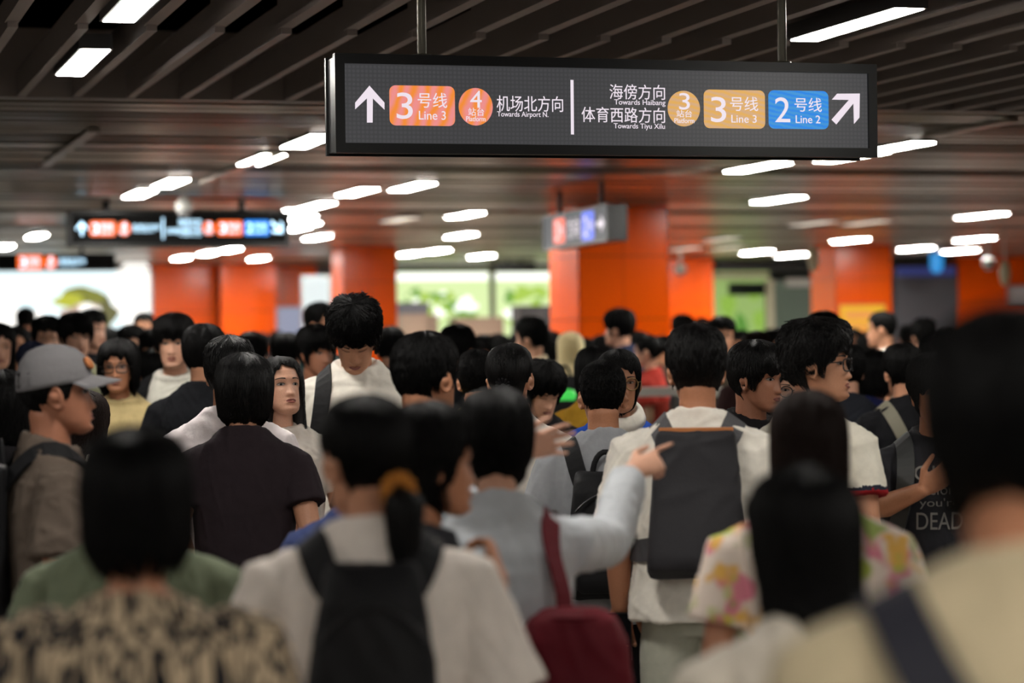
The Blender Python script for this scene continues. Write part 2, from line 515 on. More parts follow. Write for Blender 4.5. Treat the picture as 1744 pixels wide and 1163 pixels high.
def sign(name, origin, rz, bounds, lay, mats, depth=0.16, rods=(), rod_r=0.014, fr=0.034, chars=True, top=HC + 0.5):
    x0, z0, x1, z1 = bounds
    r = empty(name, origin, rz)
    h = MB()
    h.bx(x0 + .008, x1 - .008, 0.004, depth, z0 + .008, z1 - .008)
    h.build('cabinet', M_DARK, r)
    f = MB()
    o = [(x0, z0), (x1, z0), (x1, z1), (x0, z1)]; i = [(x0 + fr, z0 + fr), (x1 - fr, z0 + fr), (x1 - fr, z1 - fr), (x0 + fr, z1 - fr)]
    for k in range(4):
        a, b, c, d = o[k], o[(k + 1) % 4], i[(k + 1) % 4], i[k]
        plate(f, [a, b, c, d], -0.012, 0.02)
        plate(f, [(a[0] * .9995, a[1]), (b[0] * .9995, b[1]), c, d], depth - .02, depth)
    f.build('frame', M_DARK, r)
    s = MB(); s.bx(x0 + fr - .003, x1 - fr + .003, -0.002, 0.006, z0 + fr - .003, z1 - fr + .003)
    s.build('screen', mats['screen'], r)
    for x in rods:
        t = MB(); t.tube([(x, depth / 2, z1 - .02), (x, depth / 2, top - origin[2])], rod_r, 14)
        t.add(*disc_flange(x, depth / 2, z1, rod_r * 2))
        t.build('hanging_rod', mats.get('rod', M_RAIL), r, True)
    for it in lay:
        if it[0] == 'poly':
            m = MB(); plate(m, it[2], -0.004, 0.0); m.build(it[1], mats['ink'], r)
        elif it[0] == 'text':
            textobj('lettering', it[1], it[2], -0.003, mats['ink'], r)
        else:
            b = it[2]; m = MB()
            if it[0] == 'badge': plate(m, rrect(*b, 0.022 * (b[3] - b[1]) / 0.14), -0.004, 0.0)
            else:
                cx, cz = (b[0] + b[2]) / 2, (b[1] + b[3]) / 2
                plate(m, [(cx + (b[2] - b[0]) / 2 * math.cos(t), cz + (b[3] - b[1]) / 2 * math.sin(t)) for t in np.linspace(0, 2 * math.pi, 40, endpoint=False)], -0.004, 0.0)
            p = m.build('line_badge' if it[0] == 'badge' else 'platform_badge', mats[it[1]], r)
            for s_, bb in it[3]:
                textobj('numeral' if s_.isdigit() else 'lettering', s_, bb, -0.007, mats['ink'], p)
    return r
def disc_flange(x, y, z, rr):
    m = MB(); m.tube([(x, y, z - .002), (x, y, z + .012)], rr, 14, round_ends=False)
    return np.concatenate(m.v), m.f
MM = dict(screen=M_SCREEN, ink=M_LEDW, orange=M_BADGE1, yellow=M_BADGE2, blue=M_BADGEB, rod=mat('grey_rod', (120, 116, 104), 0.35, 0.6))
xr1, xr2 = sl_(719, 100)[0] + .02, sl_(1347, 105)[0] - .0
main = sign('direction_sign', S0, YAW, (XL, ZB, XR, ZT), LAY, MM, rods=(xr1, xr2), rod_r=0.0165)
tag(main, 'large hanging electronic sign with two arrows, line badges and Chinese directions, nearest of all signs', 'sign')

def lay_scaled(lay, k, dx=0, flip=False, kz=None):
    """the same message on another screen"""
    kz = kz or k
    f = lambda b: (b[0] * k + dx, b[1] * kz, b[2] * k + dx, b[3] * kz)
    out = []
    for n_, it in enumerate(lay):
        if it[0] == 'poly':
            pts = it[2]
            if flip and n_ == len(lay) - 1:
                zc = sum(p[1] for p in pts) / len(pts); pts = [(x, 2 * zc - z) for x, z in pts]
            out.append(('poly', it[1], [(x * k + dx, z * kz) for x, z in pts]))
        elif it[0] == 'text': out.append(('text', it[1], f(it[2])))
        else: out.append((it[0], it[1], f(it[2]), [(s_, f(b)) for s_, b in it[3]]))
    return out
MF = dict(screen=M_SCRBLK, ink=M_LEDB, orange=M_BADGEO, yellow=M_BADGEO, blue=M_BADGEB2, rod=M_DARK)
# farther sign of the same kind
s2 = at(300, 388.5, 22.0)
s2f = sign('direction_sign', s2, YAW, (XL, ZB * 1.0, XR, ZT * .92), lay_scaled(LAY, 1.0, 0, True), MF, rods=(-.62, .62), rod_r=.03)
tag(s2f, 'small far black sign with glowing orange and blue badges under the dome camera', 'sign')
# long thin black sign cut by the picture edge
s3 = at(95, 446, 27.0)
k3 = 1.18
l3 = [it for it in lay_scaled(LAY[1:5], k3, 0.50)]
s3f = sign('direction_sign', s3, YAW, (-1.9, -.095, .66, .095), l3, MF, fr=.01, rods=(.3,), rod_r=.02)
tag(s3f, 'long thin black sign with an orange badge in front of the bright poster', 'sign')
# sign turned edge-on beside the widest column
pa, pb = at(1036, 382, 19.5), at(925, 395, 21.6)
dv = (pa - pb); ln = dv.xy.length; s4 = (pa + pb) / 2
M_GREYSCR = mat('lit_grey_screen', (34, 34, 36), 0.6, emit=(84, 86, 90))
M_REDLED = mat('led_red', (20, 20, 20), 0.4, emit=(255, 92, 62), strength=1.1)
M_BLULED = mat('led_deep_blue', (20, 20, 20), 0.4, emit=(60, 96, 235), strength=1.2)
lx = lambda t: (t - .5) * ln
l4 = [('text', '出口', (lx(.05), -.07, lx(.15), .07)), ('badge', 'orange', (lx(.18), -.11, lx(.36), .11), [('3', (lx(.22), -.08, lx(.27), .08)), ('号线', (lx(.29), -.04, lx(.345), .04))]),
      ('text', '方向', (lx(.40), -.08, lx(.58), .09)), ('badge', 'blue', (lx(.62), -.12, lx(.80), .12), [('2', (lx(.66), -.08, lx(.71), .08)), ('号线', (lx(.73), -.04, lx(.785), .04))]),
      ('poly', 'arrow', [(lx(.84), -.02), (lx(.84), .02), (lx(.90), .02), (lx(.90), .07), (lx(.95), 0), (lx(.90), -.07), (lx(.90), -.02)])]
l4 = l4[1:]
s4f = sign('direction_sign', s4, math.atan2(dv.y, dv.x), (-ln / 2, -.15, ln / 2, .15), l4, dict(screen=M_GREYSCR, ink=M_LEDW, orange=M_REDLED, blue=M_BLULED, rod=M_DARK), rods=(-ln * .36, ln * .28), rod_r=.022, fr=.02)
tag(s4f, 'grey lit sign turned edge-on beside the widest orange column, red and blue badges', 'sign')

# ================================================================== things at the far end
def wallbox(px0, py0, px1, py1, u, d=0.12):
    a, b = on_u(px0, py1, u), on_u(px1, py0, u)
    return a.dot(V), b.dot(V), a.z, b.z
def leafpatch(mb, u, v, z, rv, rz, mi, n=18, seed=0, wob=.25):
    r_ = random.Random(seed)
    ph = [r_.uniform(0, 6.28) for _ in range(3)]
    pts = []
    for i in range(n):
        t = 2 * math.pi * i / n
        k = 1 + wob * (math.sin(3 * t + ph[0]) + .6 * math.sin(5 * t + ph[1])) / 1.6
        pts.append((v + rv * k * math.cos(t), z + rz * k * math.sin(t)))
    a = [uvw(u, x, y) for x, y in pts]; b = [uvw(u + .004, x, y) for x, y in pts]
    mb.loft([a, b], mi)
# bright backlit poster, plant on pale sky
M_SKY = mat('backlit_pale_sky', (40, 40, 40), 0.3, emit=(226, 246, 250), strength=1.3)
M_SKYW = mat('backlit_white', (40, 40, 40), 0.3, emit=(255, 252, 246), strength=1.4)
M_PG = mat('backlit_moss_green', (30, 30, 20), 0.4, emit=(122, 128, 16), strength=.95)
M_PY = mat('backlit_yellow_green', (30, 30, 20), 0.4, emit=(186, 190, 30), strength=1)
M_PD = mat('backlit_dull_olive', (30, 30, 20), 0.4, emit=(92, 92, 34), strength=.9)
M_PK = mat('backlit_pale_rose', (30, 30, 30), 0.4, emit=(206, 176, 160), strength=.9)
def casing(name, v0, v1, z0, z1, u, label, cat):
    r = empty(name, uvw(u, (v0 + v1) / 2, z0), 0)
    m = MB(); t = .04
    for (a, b, c, d) in ((v0 - t, v1 + t, z0 - t, z0), (v0 - t, v1 + t, z1, z1 + t), (v0 - t, v0, z0, z1), (v1, v1 + t, z0, z1)):
        ubox(m, u - .03, u + .12, a, b, c, d)
    ubox(m, u + .05, u + .12, v0, v1, z0, z1)
    o = m.build('frame', M_RAIL); o.parent = r; o.matrix_parent_inverse = Matrix.Translation(-r.location)
    tag(r, label, cat)
    return r
def adopt(o, r):
    o.parent = r; o.matrix_parent_inverse = Matrix.Translation(-r.location); return o
v0, v1, z0, z1 = wallbox(-30, 461, 255, 600, UW - .5)
r = casing('poster_lightbox', v0, v1, z0, z1, UW - .5, 'wide bright backlit poster with a pale sky and a green plant shape', 'lightbox')
pm = MB(); ubox(pm, UW - .5, UW - .47, v0, v1, z0, z1)
for sd, (x, y, rx, ry, mi, wb) in enumerate(((225, 500, 34, 60, 1, .2), (20, 545, 50, 26, 1, .2), (165, 545, 34, 30, 3, .3), (172, 520, 16, 24, 3, .3), (140, 507, 36, 19, 2, .15), (118, 512, 26, 12, 5, .2), (140, 535, 32, 20, 4, .3), (150, 527, 18, 10, 1, .3))):
    q = on_u(x, y, UW - .5); k = q.y / FPX
    leafpatch(pm, UW - .504 - .001 * sd, q.dot(V), q.z, rx * k, ry * k, mi, seed=sd, wob=wb)
adopt(pm.build('poster', [M_SKY, M_SKYW, M_PG, M_PD, M_PK, M_PY]), r)
# green backlit posters
M_LG = mat('backlit_pale_green', (40, 40, 30), 0.4, emit=(214, 234, 170), strength=1.15)
M_LG2 = mat('backlit_lime', (40, 40, 30), 0.4, emit=(172, 206, 84), strength=1.05)
M_LG3 = mat('backlit_leaf_green', (40, 40, 30), 0.4, emit=(112, 166, 70), strength=1)
M_WHT = mat('backlit_bright_white', (40, 40, 40), 0.4, emit=(252, 255, 246), strength=1.5)
for (x0, y0, x1, y1, lb, sd) in ((668, 462, 833, 604, 'bright green backlit poster beside the slimmer orange column', 11), (844, 462, 952, 604, 'bright green backlit poster beside the widest orange column', 31)):
    v0, v1, z0, z1 = wallbox(x0, y0, x1, y1, UW + 1)
    r = casing('poster_lightbox', v0, v1, z0, z1, UW + 1, lb, 'lightbox')
    pm = MB(); ubox(pm, UW + 1, UW + 1.03, v0, v1, z0, z1)
    r_ = random.Random(sd)
    ubox(pm, UW + .995, UW + 1, v0 + .02, v1 - .02, z1 - .16, z1 - .02, 3)
    for i in range(46):
        rv = r_.uniform(.05, .2); v_ = r_.uniform(v0 + .3, v1 - .3); z_ = r_.uniform(z0 + .3, z1 - .38)
        leafpatch(pm, UW + .994 - i * .0008, v_, z_, rv, rv * r_.uniform(.5, .9), r_.choice((1, 1, 2, 0, 3)), seed=i + sd, wob=.4)
    adopt(pm.build('poster', [M_LG, M_LG2, M_LG3, M_WHT]), r)
# kiosks and boxes standing before the posters
M_KIOSK = mat('taupe_kiosk', (150, 126, 108), 0.5); M_KTOP = mat('slate_kiosk_top', (88, 88, 96), 0.5)
def stand_box(name, px0, px1, ytop, u, label, cat, m, cap=None, caph=.22, dep=.5):
    v0, v1, _, z1 = wallbox(px0, ytop, px1, ytop, u); 
    a = on_u((px0 + px1) / 2, ytop, u); z1 = a.z
    r = empty(name, uvw(u + dep / 2, (v0 + v1) / 2, 0), 0)
    m1 = MB(); ubox(m1, u, u + dep, v0, v1, 0.08, z1 - (caph if cap else 0)); adopt(m1.build('body', m), r)
    m2 = MB(); ubox(m2, u + .05, u + dep - .05, v0 + .04, v1 - .04, 0, .08); adopt(m2.build('plinth', M_DARK), r)
    if cap:
        m3 = MB(); ubox(m3, u - .02, u + dep + .02, v0 - .02, v1 + .02, z1 - caph, z1); adopt(m3.build('top', cap), r)
    m4 = MB(); ubox(m4, u - .012, u, v0 + .06, v1 - .06, .5, z1 - (caph if cap else 0) - .1); adopt(m4.build('front_panel', m), r)
    return tag(r, label, cat)
stand_box('ticket_kiosk', 676, 728, 515, UW - 1.4, 'taupe kiosk with a slate top beside the slimmer orange column', 'kiosk', M_KIOSK, M_KTOP, .19)
stand_box('ticket_kiosk', 729, 746, 536, UW - 1.2, 'narrow taupe kiosk panel beside the slate topped kiosk', 'kiosk', M_KIOSK)
stand_box('ticket_kiosk', 778, 858, 540, UW - 1.4, 'wide taupe kiosk in front of the green posters', 'kiosk', M_KIOSK)
stand_box('black_cabinet', 886, 942, 520, UW - 4, 'tall black cabinet against the widest orange column', 'cabinet', mat('black_cabinet', (34, 31, 32), .6))
v0, v1, z0, z1 = wallbox(846, 446, 912, 463, UW - 2)
m_ = MB(); ubox(m_, UW - 2, UW - 1.8, v0, v1, z0, z1); ubox(m_, UW - 1.92, UW - 1.88, v0 + .2, v0 + .24, z1, HC + .1); ubox(m_, UW - 1.92, UW - 1.88, v1 - .24, v1 - .2, z1, HC + .1)
tag(m_.build('sign_box', M_DARK), 'small dark box sign hanging over the green posters', 'sign')
# lilac notice board and white glass panel beside the slimmer column
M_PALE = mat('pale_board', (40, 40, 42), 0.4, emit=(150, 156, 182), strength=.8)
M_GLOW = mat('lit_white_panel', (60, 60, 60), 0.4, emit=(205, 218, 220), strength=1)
def board(name, px0, py0, px1, py1, u, label, m, cat='notice', post=True, frame=M_RAIL):
    v0, v1, z0, z1 = wallbox(px0, py0, px1, py1, u)
    r = empty(name, uvw(u, (v0 + v1) / 2, 0), 0)
    a = MB(); ubox(a, u, u + .03, v0, v1, z0, z1); adopt(a.build('panel', m), r)
    b = MB(); t = .025
    for (p, q, s_, e) in ((v0 - t, v1 + t, z0 - t, z0), (v0 - t, v1 + t, z1, z1 + t), (v0 - t, v0, z0, z1), (v1, v1 + t, z0, z1)): ubox(b, u - .01, u + .04, p, q, s_, e)
    adopt(b.build('frame', frame), r)
    if post:
        c = MB(); 
        for vv in (v0 + .05, v1 - .05): ubox(c, u + .04, u + .07, vv - .02, vv + .02, 0, z1)
        adopt(c.build('post', M_RAIL), r)
    return tag(r, label, cat)
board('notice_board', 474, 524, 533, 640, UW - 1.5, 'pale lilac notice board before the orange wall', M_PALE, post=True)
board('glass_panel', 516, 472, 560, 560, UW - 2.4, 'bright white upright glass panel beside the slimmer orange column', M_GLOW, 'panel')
# green shopfront
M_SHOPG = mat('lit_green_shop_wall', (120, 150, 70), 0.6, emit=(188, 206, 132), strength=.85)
M_GLASS = bpy.data.materials.new('shop_glass'); M_GLASS.use_nodes = True
nt = M_GLASS.node_tree; nt.nodes.clear()
o_ = nt.nodes.new('ShaderNodeOutputMaterial'); g_ = nt.nodes.new('ShaderNodeBsdfGlossy'); t_ = nt.nodes.new('ShaderNodeBsdfTransparent'); x_ = nt.nodes.new('ShaderNodeMixShader')
g_.inputs['Roughness'].default_value = .05; t_.inputs['Color'].default_value = (.86, .92, .88, 1); x_.inputs[0].default_value = .08
nt.links.new(t_.outputs[0], x_.inputs[1]); nt.links.new(g_.outputs[0], x_.inputs[2]); nt.links.new(x_.outputs[0], o_.inputs['Surface'])
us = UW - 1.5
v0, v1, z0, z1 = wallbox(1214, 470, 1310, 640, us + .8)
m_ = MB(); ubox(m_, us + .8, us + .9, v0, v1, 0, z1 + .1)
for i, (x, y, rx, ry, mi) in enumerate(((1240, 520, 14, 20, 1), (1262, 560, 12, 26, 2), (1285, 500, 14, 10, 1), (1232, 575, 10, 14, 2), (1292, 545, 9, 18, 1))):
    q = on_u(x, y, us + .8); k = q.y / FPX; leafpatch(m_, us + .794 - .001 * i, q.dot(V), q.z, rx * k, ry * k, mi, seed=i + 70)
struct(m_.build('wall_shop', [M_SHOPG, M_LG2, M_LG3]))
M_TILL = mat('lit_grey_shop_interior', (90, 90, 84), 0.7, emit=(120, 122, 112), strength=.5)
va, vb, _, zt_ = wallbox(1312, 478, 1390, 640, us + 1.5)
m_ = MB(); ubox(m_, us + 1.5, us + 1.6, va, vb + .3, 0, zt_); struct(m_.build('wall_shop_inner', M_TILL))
M_FRAME = mat('cream_shop_frame', (170, 165, 140), 0.5)
m_ = MB()
for x0, x1 in ((1306, 1318), (1210, 1216)):
    a, b, _, _ = wallbox(x0, 470, x1, 470, us); ubox(m_, us, us + .1, a, b, 0, 2.6)
a, b, zz0, zz1 = wallbox(1216, 464, 1310, 474, us); ubox(m_, us, us + .1, a, b, zz0, zz1)
struct(m_.build('window_frame', M_FRAME))
a, b, zz0, zz1 = wallbox(1216, 474, 1306, 640, us + .05)
m_ = MB(); ubox(m_, us + .04, us + .05, a, b, 0.05, zz1); struct(m_.build('window_1', M_GLASS))
a, b, zz0, zz1 = wallbox(1318, 480, 1388, 640, us + .05)
m_ = MB(); ubox(m_, us + .04, us + .05, a, b, 0.05, zz1); struct(m_.build('door_1', M_GLASS))
def slab(name, px0, py0, px1, py1, u, label, m, cat, th=.08):
    v0, v1, z0, z1 = wallbox(px0, py0, px1, py1, u); b = MB(); ubox(b, u, u + th, v0, v1, z0, z1)
    return tag(b.build(name, m), label, cat)
slab('menu_screen', 1243, 481, 1312, 503, us + .6, 'black menu screen on the green shop wall', M_DARK, 'screen')
slab('canopy_sign', 1222, 442, 1388, 462, us - .3, 'dark fascia above the green shopfront', mat('dark_fascia', (34, 36, 34), .5), 'fascia', .3)
slab('door_closer_box', 1340, 474, 1388, 488, us - .1, 'white box over the shop doorway', mat('white_box', (176, 176, 170), .5), 'box')
# dark grey shutter with a blue sign strip
v0, v1, z0, z1 = wallbox(1526, 456, 1632, 600, UW - 2.5)
m_ = MB(); ubox(m_, UW - 2.5, UW - 2.45, v0, v1, 0, z1)
z = .1
while z < z1: ubox(m_, UW - 2.515, UW - 2.5, v0 + .02, v1 - .02, z, z + .085); z += .1
struct(m_.build('door_shutter', mat('shutter_grey', (84, 84, 90), .5)))
slab('shop_sign', 1530, 454, 1626, 470, UW - 2.6, 'dim blue sign strip above the grey shutter', mat('dim_blue_sign', (20, 22, 40), .5, emit=(52, 58, 112), strength=.7), 'sign')
m_ = MB(); q = on_u(1595, 442, UW - 4); m_.tube([q + Vector((0, 0, .12)), q - Vector((0, 0, .12))], .11, 14); m_.tube([q, Vector((q.x, q.y, HC + .05))], .012, 6)
tag(m_.build('hanging_blue_lantern', mat('blue_lamp', (20, 40, 60), .4, emit=(40, 140, 210)), smooth=True), 'small round blue light hanging above the grey shutter', 'lamp')
# yellow poster on the column, white notice on the wall
uc, _ = cu3, cv3
v0, v1, z0, z1 = wallbox(1432, 519, 1508, 604, uc - .03)
r = empty('yellow_poster', uvw(uc - .03, (v0 + v1) / 2, z0), 0)
a = MB(); ubox(a, uc - .02, uc, v0 - .03, v1 + .03, z0 - .03, z1 + .03); adopt(a.build('backing', mat('red_poster_edge', (214, 84, 44), .5)), r)
a = MB(); ubox(a, uc - .03, uc - .02, v0, v1, z0, z1); wv = v1 - v0
for i in range(5): ubox(a, uc - .033, uc - .03, v0 + wv * (.1 + .17 * i), v0 + wv * (.2 + .17 * i), z1 - .48, z1 - .24, 1)
ubox(a, uc - .033, uc - .03, v0 + wv * .1, v0 + wv * .75, z1 - .19, z1 - .1, 1); ubox(a, uc - .033, uc - .03, v0 + wv * .15, v0 + wv * .85, z0 + .06, z0 + .2, 2)
adopt(a.build('sheet', [mat('poster_yellow', (236, 182, 22), .5), mat('poster_peach', (232, 150, 84), .5), mat('poster_pink', (226, 164, 160), .5)]), r)
tag(r, 'yellow poster with peach blocks on an orange column', 'poster')
board('white_notice', 1719, 488, 1760, 523, UW - 2.6, 'white notice sheet on the orange wall at the picture edge', mat('white_sheet', (190, 186, 190), .6), post=False)
# cameras on poles under the ceiling
M_WHITEP = mat('white_plastic', (190, 190, 184), .35)
def dome(px, py, d, label, r_=.075, ztop=HC + .1):
    p = at(px, py, d)
    r = empty('dome_camera', p, 0)
    a = MB(); a.tube([(0, 0, .05), (0, 0, ztop - p.z)], .02, 10); a.build('pole', M_WHITEP, r, True)
    a = MB(); a.loft([sring(0, 0, z, q, q, 18) for z, q in ((.0, r_), (.05, r_ * 1.05), (.09, r_ * .7), (.11, .03))]); a.build('housing', M_WHITEP, r, True)
    a = MB(); a.loft([sring(0, 0, z, q, q, 18) for z, q in ((0.002, r_ * .9), (-.03, r_ * .8), (-.055, r_ * .5), (-.065, .01))]); a.build('dome', mat('smoked_dome', (120, 120, 120), .15), r, True)
    return tag(r, label, 'camera')
dome(314, 358, 21.0, 'white dome camera on a pole in front of the small black sign')
dome(1159, 462, 36, 'white dome camera hanging before the short orange wall by the widest column', .09)
dome(1684, 452, 33, 'white dome camera hanging before the orange wall at the picture edge', .09)
def spot(px, py, d, label):
    p = at(px, py, d); r = empty('spot_lamp', p, 0)
    a = MB(); a.tube([(0, 0, 0), (0, 0, HC + .1 - p.z)], .014, 8); a.build('stem', M_WHITEP, r, True)
    a = MB(); a.loft([sring(0, 0, z, q, q, 16) for z, q in ((.06, .02), (.03, .05), (-.1, .075), (-.22, .05), (-.25, .02))]); a.build('shade', mat('warm_shade', (190, 180, 150), .4), r, True)
    return tag(r, label, 'lamp')
spot(1385, 428, 30, 'pale drop shaped spotlight beside the column with the yellow poster')
spot(1711, 452, 30, 'pale drop shaped spotlight hanging at the picture edge')
# white rail of the barrier across the hall
ub = 15.2
M_BAR = mat('white_barrier_rail', (222, 220, 212), .3)
def barrier(px0, px1, label):
    v0, v1 = on_u(px0, 665, ub).dot(V), on_u(px1, 665, ub).dot(V); z = on_u((px0 + px1) / 2, 667, ub).z
    r = empty('barrier', uvw(ub, (v0 + v1) / 2, 0), 0)
    a = MB(); ubox(a, ub - .05, ub + .05, v0, v1, z - .03, z + .03); adopt(a.build('rail', M_BAR), r)
    n = max(2, int((v1 - v0) / 1.1) + 1)
    for i in range(n):
        vv = v0 + .04 + (v1 - v0 - .08) * i / (n - 1); a = MB(); ubox(a, ub - .02, ub + .02, vv - .025, vv + .025, 0, z - .03); adopt(a.build('post', M_RAIL), r)
    a = MB(); ubox(a, ub - .006, ub + .006, v0 + .06, v1 - .06, .12, z - .06); adopt(a.build('glass_panel', M_GLASS), r)
    return tag(r, label, 'barrier')
barrier(1068, 1158, 'white topped glass barrier before the widest orange column')
barrier(1160, 1345, 'white topped glass barrier behind the profile of the young man in black')
barrier(1420, 1600, 'white topped glass barrier beyond the man in glasses')
q = at(958, 668, 15.6)
r = empty('gate_post', (q.x, q.y, 0), 0)
a = MB(); a.bx(-.09, .09, -.15, .15, 0, q.z - .05); a.build('body', M_DARK, r)
a = MB(); a.tube([(-.05, 0, q.z - .02), (.05, 0, q.z - .02)], .04, 12); a.build('lamp', mat('green_lamp', (20, 60, 20), .4, emit=(70, 205, 84)), r, True)
tag(r, 'dark gate post with a glowing green lamp behind the woman looking down', 'gate')
# ================================================================== people
HZ = np.array([-.118, -.112, -.10, -.08, -.055, -.03, 0, .03, .06, .085, .103, .114, .118])
HA = np.array([.006, .027, .042, .0535, .0605, .0655, .071, .0745, .072, .061, .041, .017, .001])
HF = np.array([.062, .076, .085, .0865, .085, .084, .084, .087, .083, .066, .041, .008, -.012])
HB = np.array([.05, .034, .012, -.018, -.052, -.078, -.094, -.101, -.097, -.080, -.055, -.025, -.012])
def htab(z, T): return np.interp(z, HZ, T)
def g(x, s): return np.exp(-(x / s) ** 2)
def head_points(th, z, fem=0.0, feat=True):
    a = htab(z, HA) * (1 - .05 * fem * (z < .0)); f = htab(z, HF); b = htab(z, HB)
    yc, h = (f + b) / 2, (f - b) / 2
    e = 2 / 2.25
    sx, cy = np.sin(th), np.cos(th)
    x = a * np.sign(sx) * np.abs(sx) ** e
    y = yc + h * np.sign(cy) * np.abs(cy) ** e
    if feat:
        fr = np.clip(cy * 1.6, 0, 1)
        ax = np.abs(x)
        d = np.zeros_like(x)
        nose = np.clip((.012 - z) / .052, 0, 1) ** 1.6
        d += np.where(z > -.044, nose * .0185, .0185 * g(z + .044, .006)) * g(x, .0080 + .0045 * nose)
        d += .004 * g(z + .038, .009) * g(ax - .0135, .007)              # nostrils
        d += .0050 * g(z - .022, .010) * g(ax - .026, .022)              # brow
        d -= .0085 * g(z - .001, .013) * g(ax - .031, .017)              # sockets
        d += .0035 * g(z - .000, .008) * g(ax - .031, .010)              # eyeball under lids
        d += .0035 * g(z + .030, .020) * g(ax - .040, .016)              # cheeks
        d += .0060 * g(z + .062, .0045) * g(x, .019) + .0065 * g(z + .074, .0055) * g(x, .016)   # lips
        d -= .0030 * g(z + .0675, .0028) * g(x, .024)
        d -= .0040 * g(z + .085, .006) * g(x, .026)
        d += .0065 * g(z + .103, .010) * g(x, .022)                      # chin
        y = y + d * fr
    return x, y
def head_rings(fem):
    zs = np.concatenate([np.linspace(-.118, -.10, 6), np.linspace(-.098, .045, 56), np.linspace(.05, .118, 18)])
    t = np.linspace(-math.pi, math.pi, 88, endpoint=False)
    t = t - .32 * np.sin(t)                        # more columns on the face
    out = []
    for z in zs:
        x, y = head_points(t, np.full_like(t, z), fem)
        out.append(np.stack([x, y, np.full_like(t, z)], 1))
    return out

HAIR = {   # hairline points (|angle| from the front, z), thickness top/side/back, how far it hangs straight, tufts
 'short':  dict(p=[(0, .062), (40, .060), (56, .035), (68, .0), (80, -.028), (92, .004), (112, -.022), (140, -.058), (180, -.066)], T=(.026, .014, .016), drape=0.1, n=1500, tl=.035, lift=.004),
 'fringe': dict(p=[(0, .036), (30, .034), (50, .022), (64, .0), (78, -.030), (92, .002), (112, -.022), (140, -.062), (180, -.074)], T=(.026, .020, .020), drape=0.15, n=1700, tl=.05, lift=.004),
 'messy':  dict(p=[(0, .026), (40, .022), (58, .010), (72, -.012), (84, -.030), (96, -.004), (116, -.026), (145, -.066), (180, -.078)], T=(.030, .020, .022), drape=0.25, n=2200, tl=.06, lift=.016),
 'crop':   dict(p=[(0, .066), (44, .064), (58, .036), (70, .002), (80, -.016), (94, .010), (112, -.012), (140, -.045), (180, -.056)], T=(.013, .006, .008), drape=0.0, n=2200, tl=.018, lift=.002),
 'bowl':   dict(p=[(0, .030), (40, .022), (58, -.01), (75, -.045), (95, -.066), (125, -.094), (180, -.108)], T=(.026, .024, .030), drape=0.55, n=1600, tl=.07, lift=.003),
 'bob':    dict(p=[(0, .036), (42, .026), (56, -.05), (75, -.090), (110, -.105), (180, -.118)], T=(.026, .028, .034), drape=0.85, n=1300, tl=.09, lift=.002),
 'long':   dict(p=[(0, .066), (30, .060), (50, .034), (66, -.02), (78, -.10), (92, -.26), (130, -.36), (180, -.38)], T=(.018, .016, .016), drape=0.96, n=1300, tl=.16, lift=.001),
 'round':  dict(p=[(0, .034), (40, .026), (58, -.0), (75, -.03), (95, -.05), (125, -.085), (180, -.105)], T=(.024, .017, .024), drape=0.25, n=1600, tl=.06, lift=.003),
 'tousle': dict(p=[(0, .052), (36, .046), (52, .036), (64, .012), (77, -.026), (92, .006), (112, -.024), (145, -.066), (180, -.080)], T=(.032, .014, .022), drape=0.15, n=2000, tl=.05, lift=.012),
 'tied':   dict(p=[(0, .066), (40, .062), (56, .034), (70, .008), (82, .006), (100, .016), (120, -.012), (150, -.056), (180, -.070)], T=(.014, .010, .012), drape=0.0, n=1600, tl=.09, lift=.0008),
}
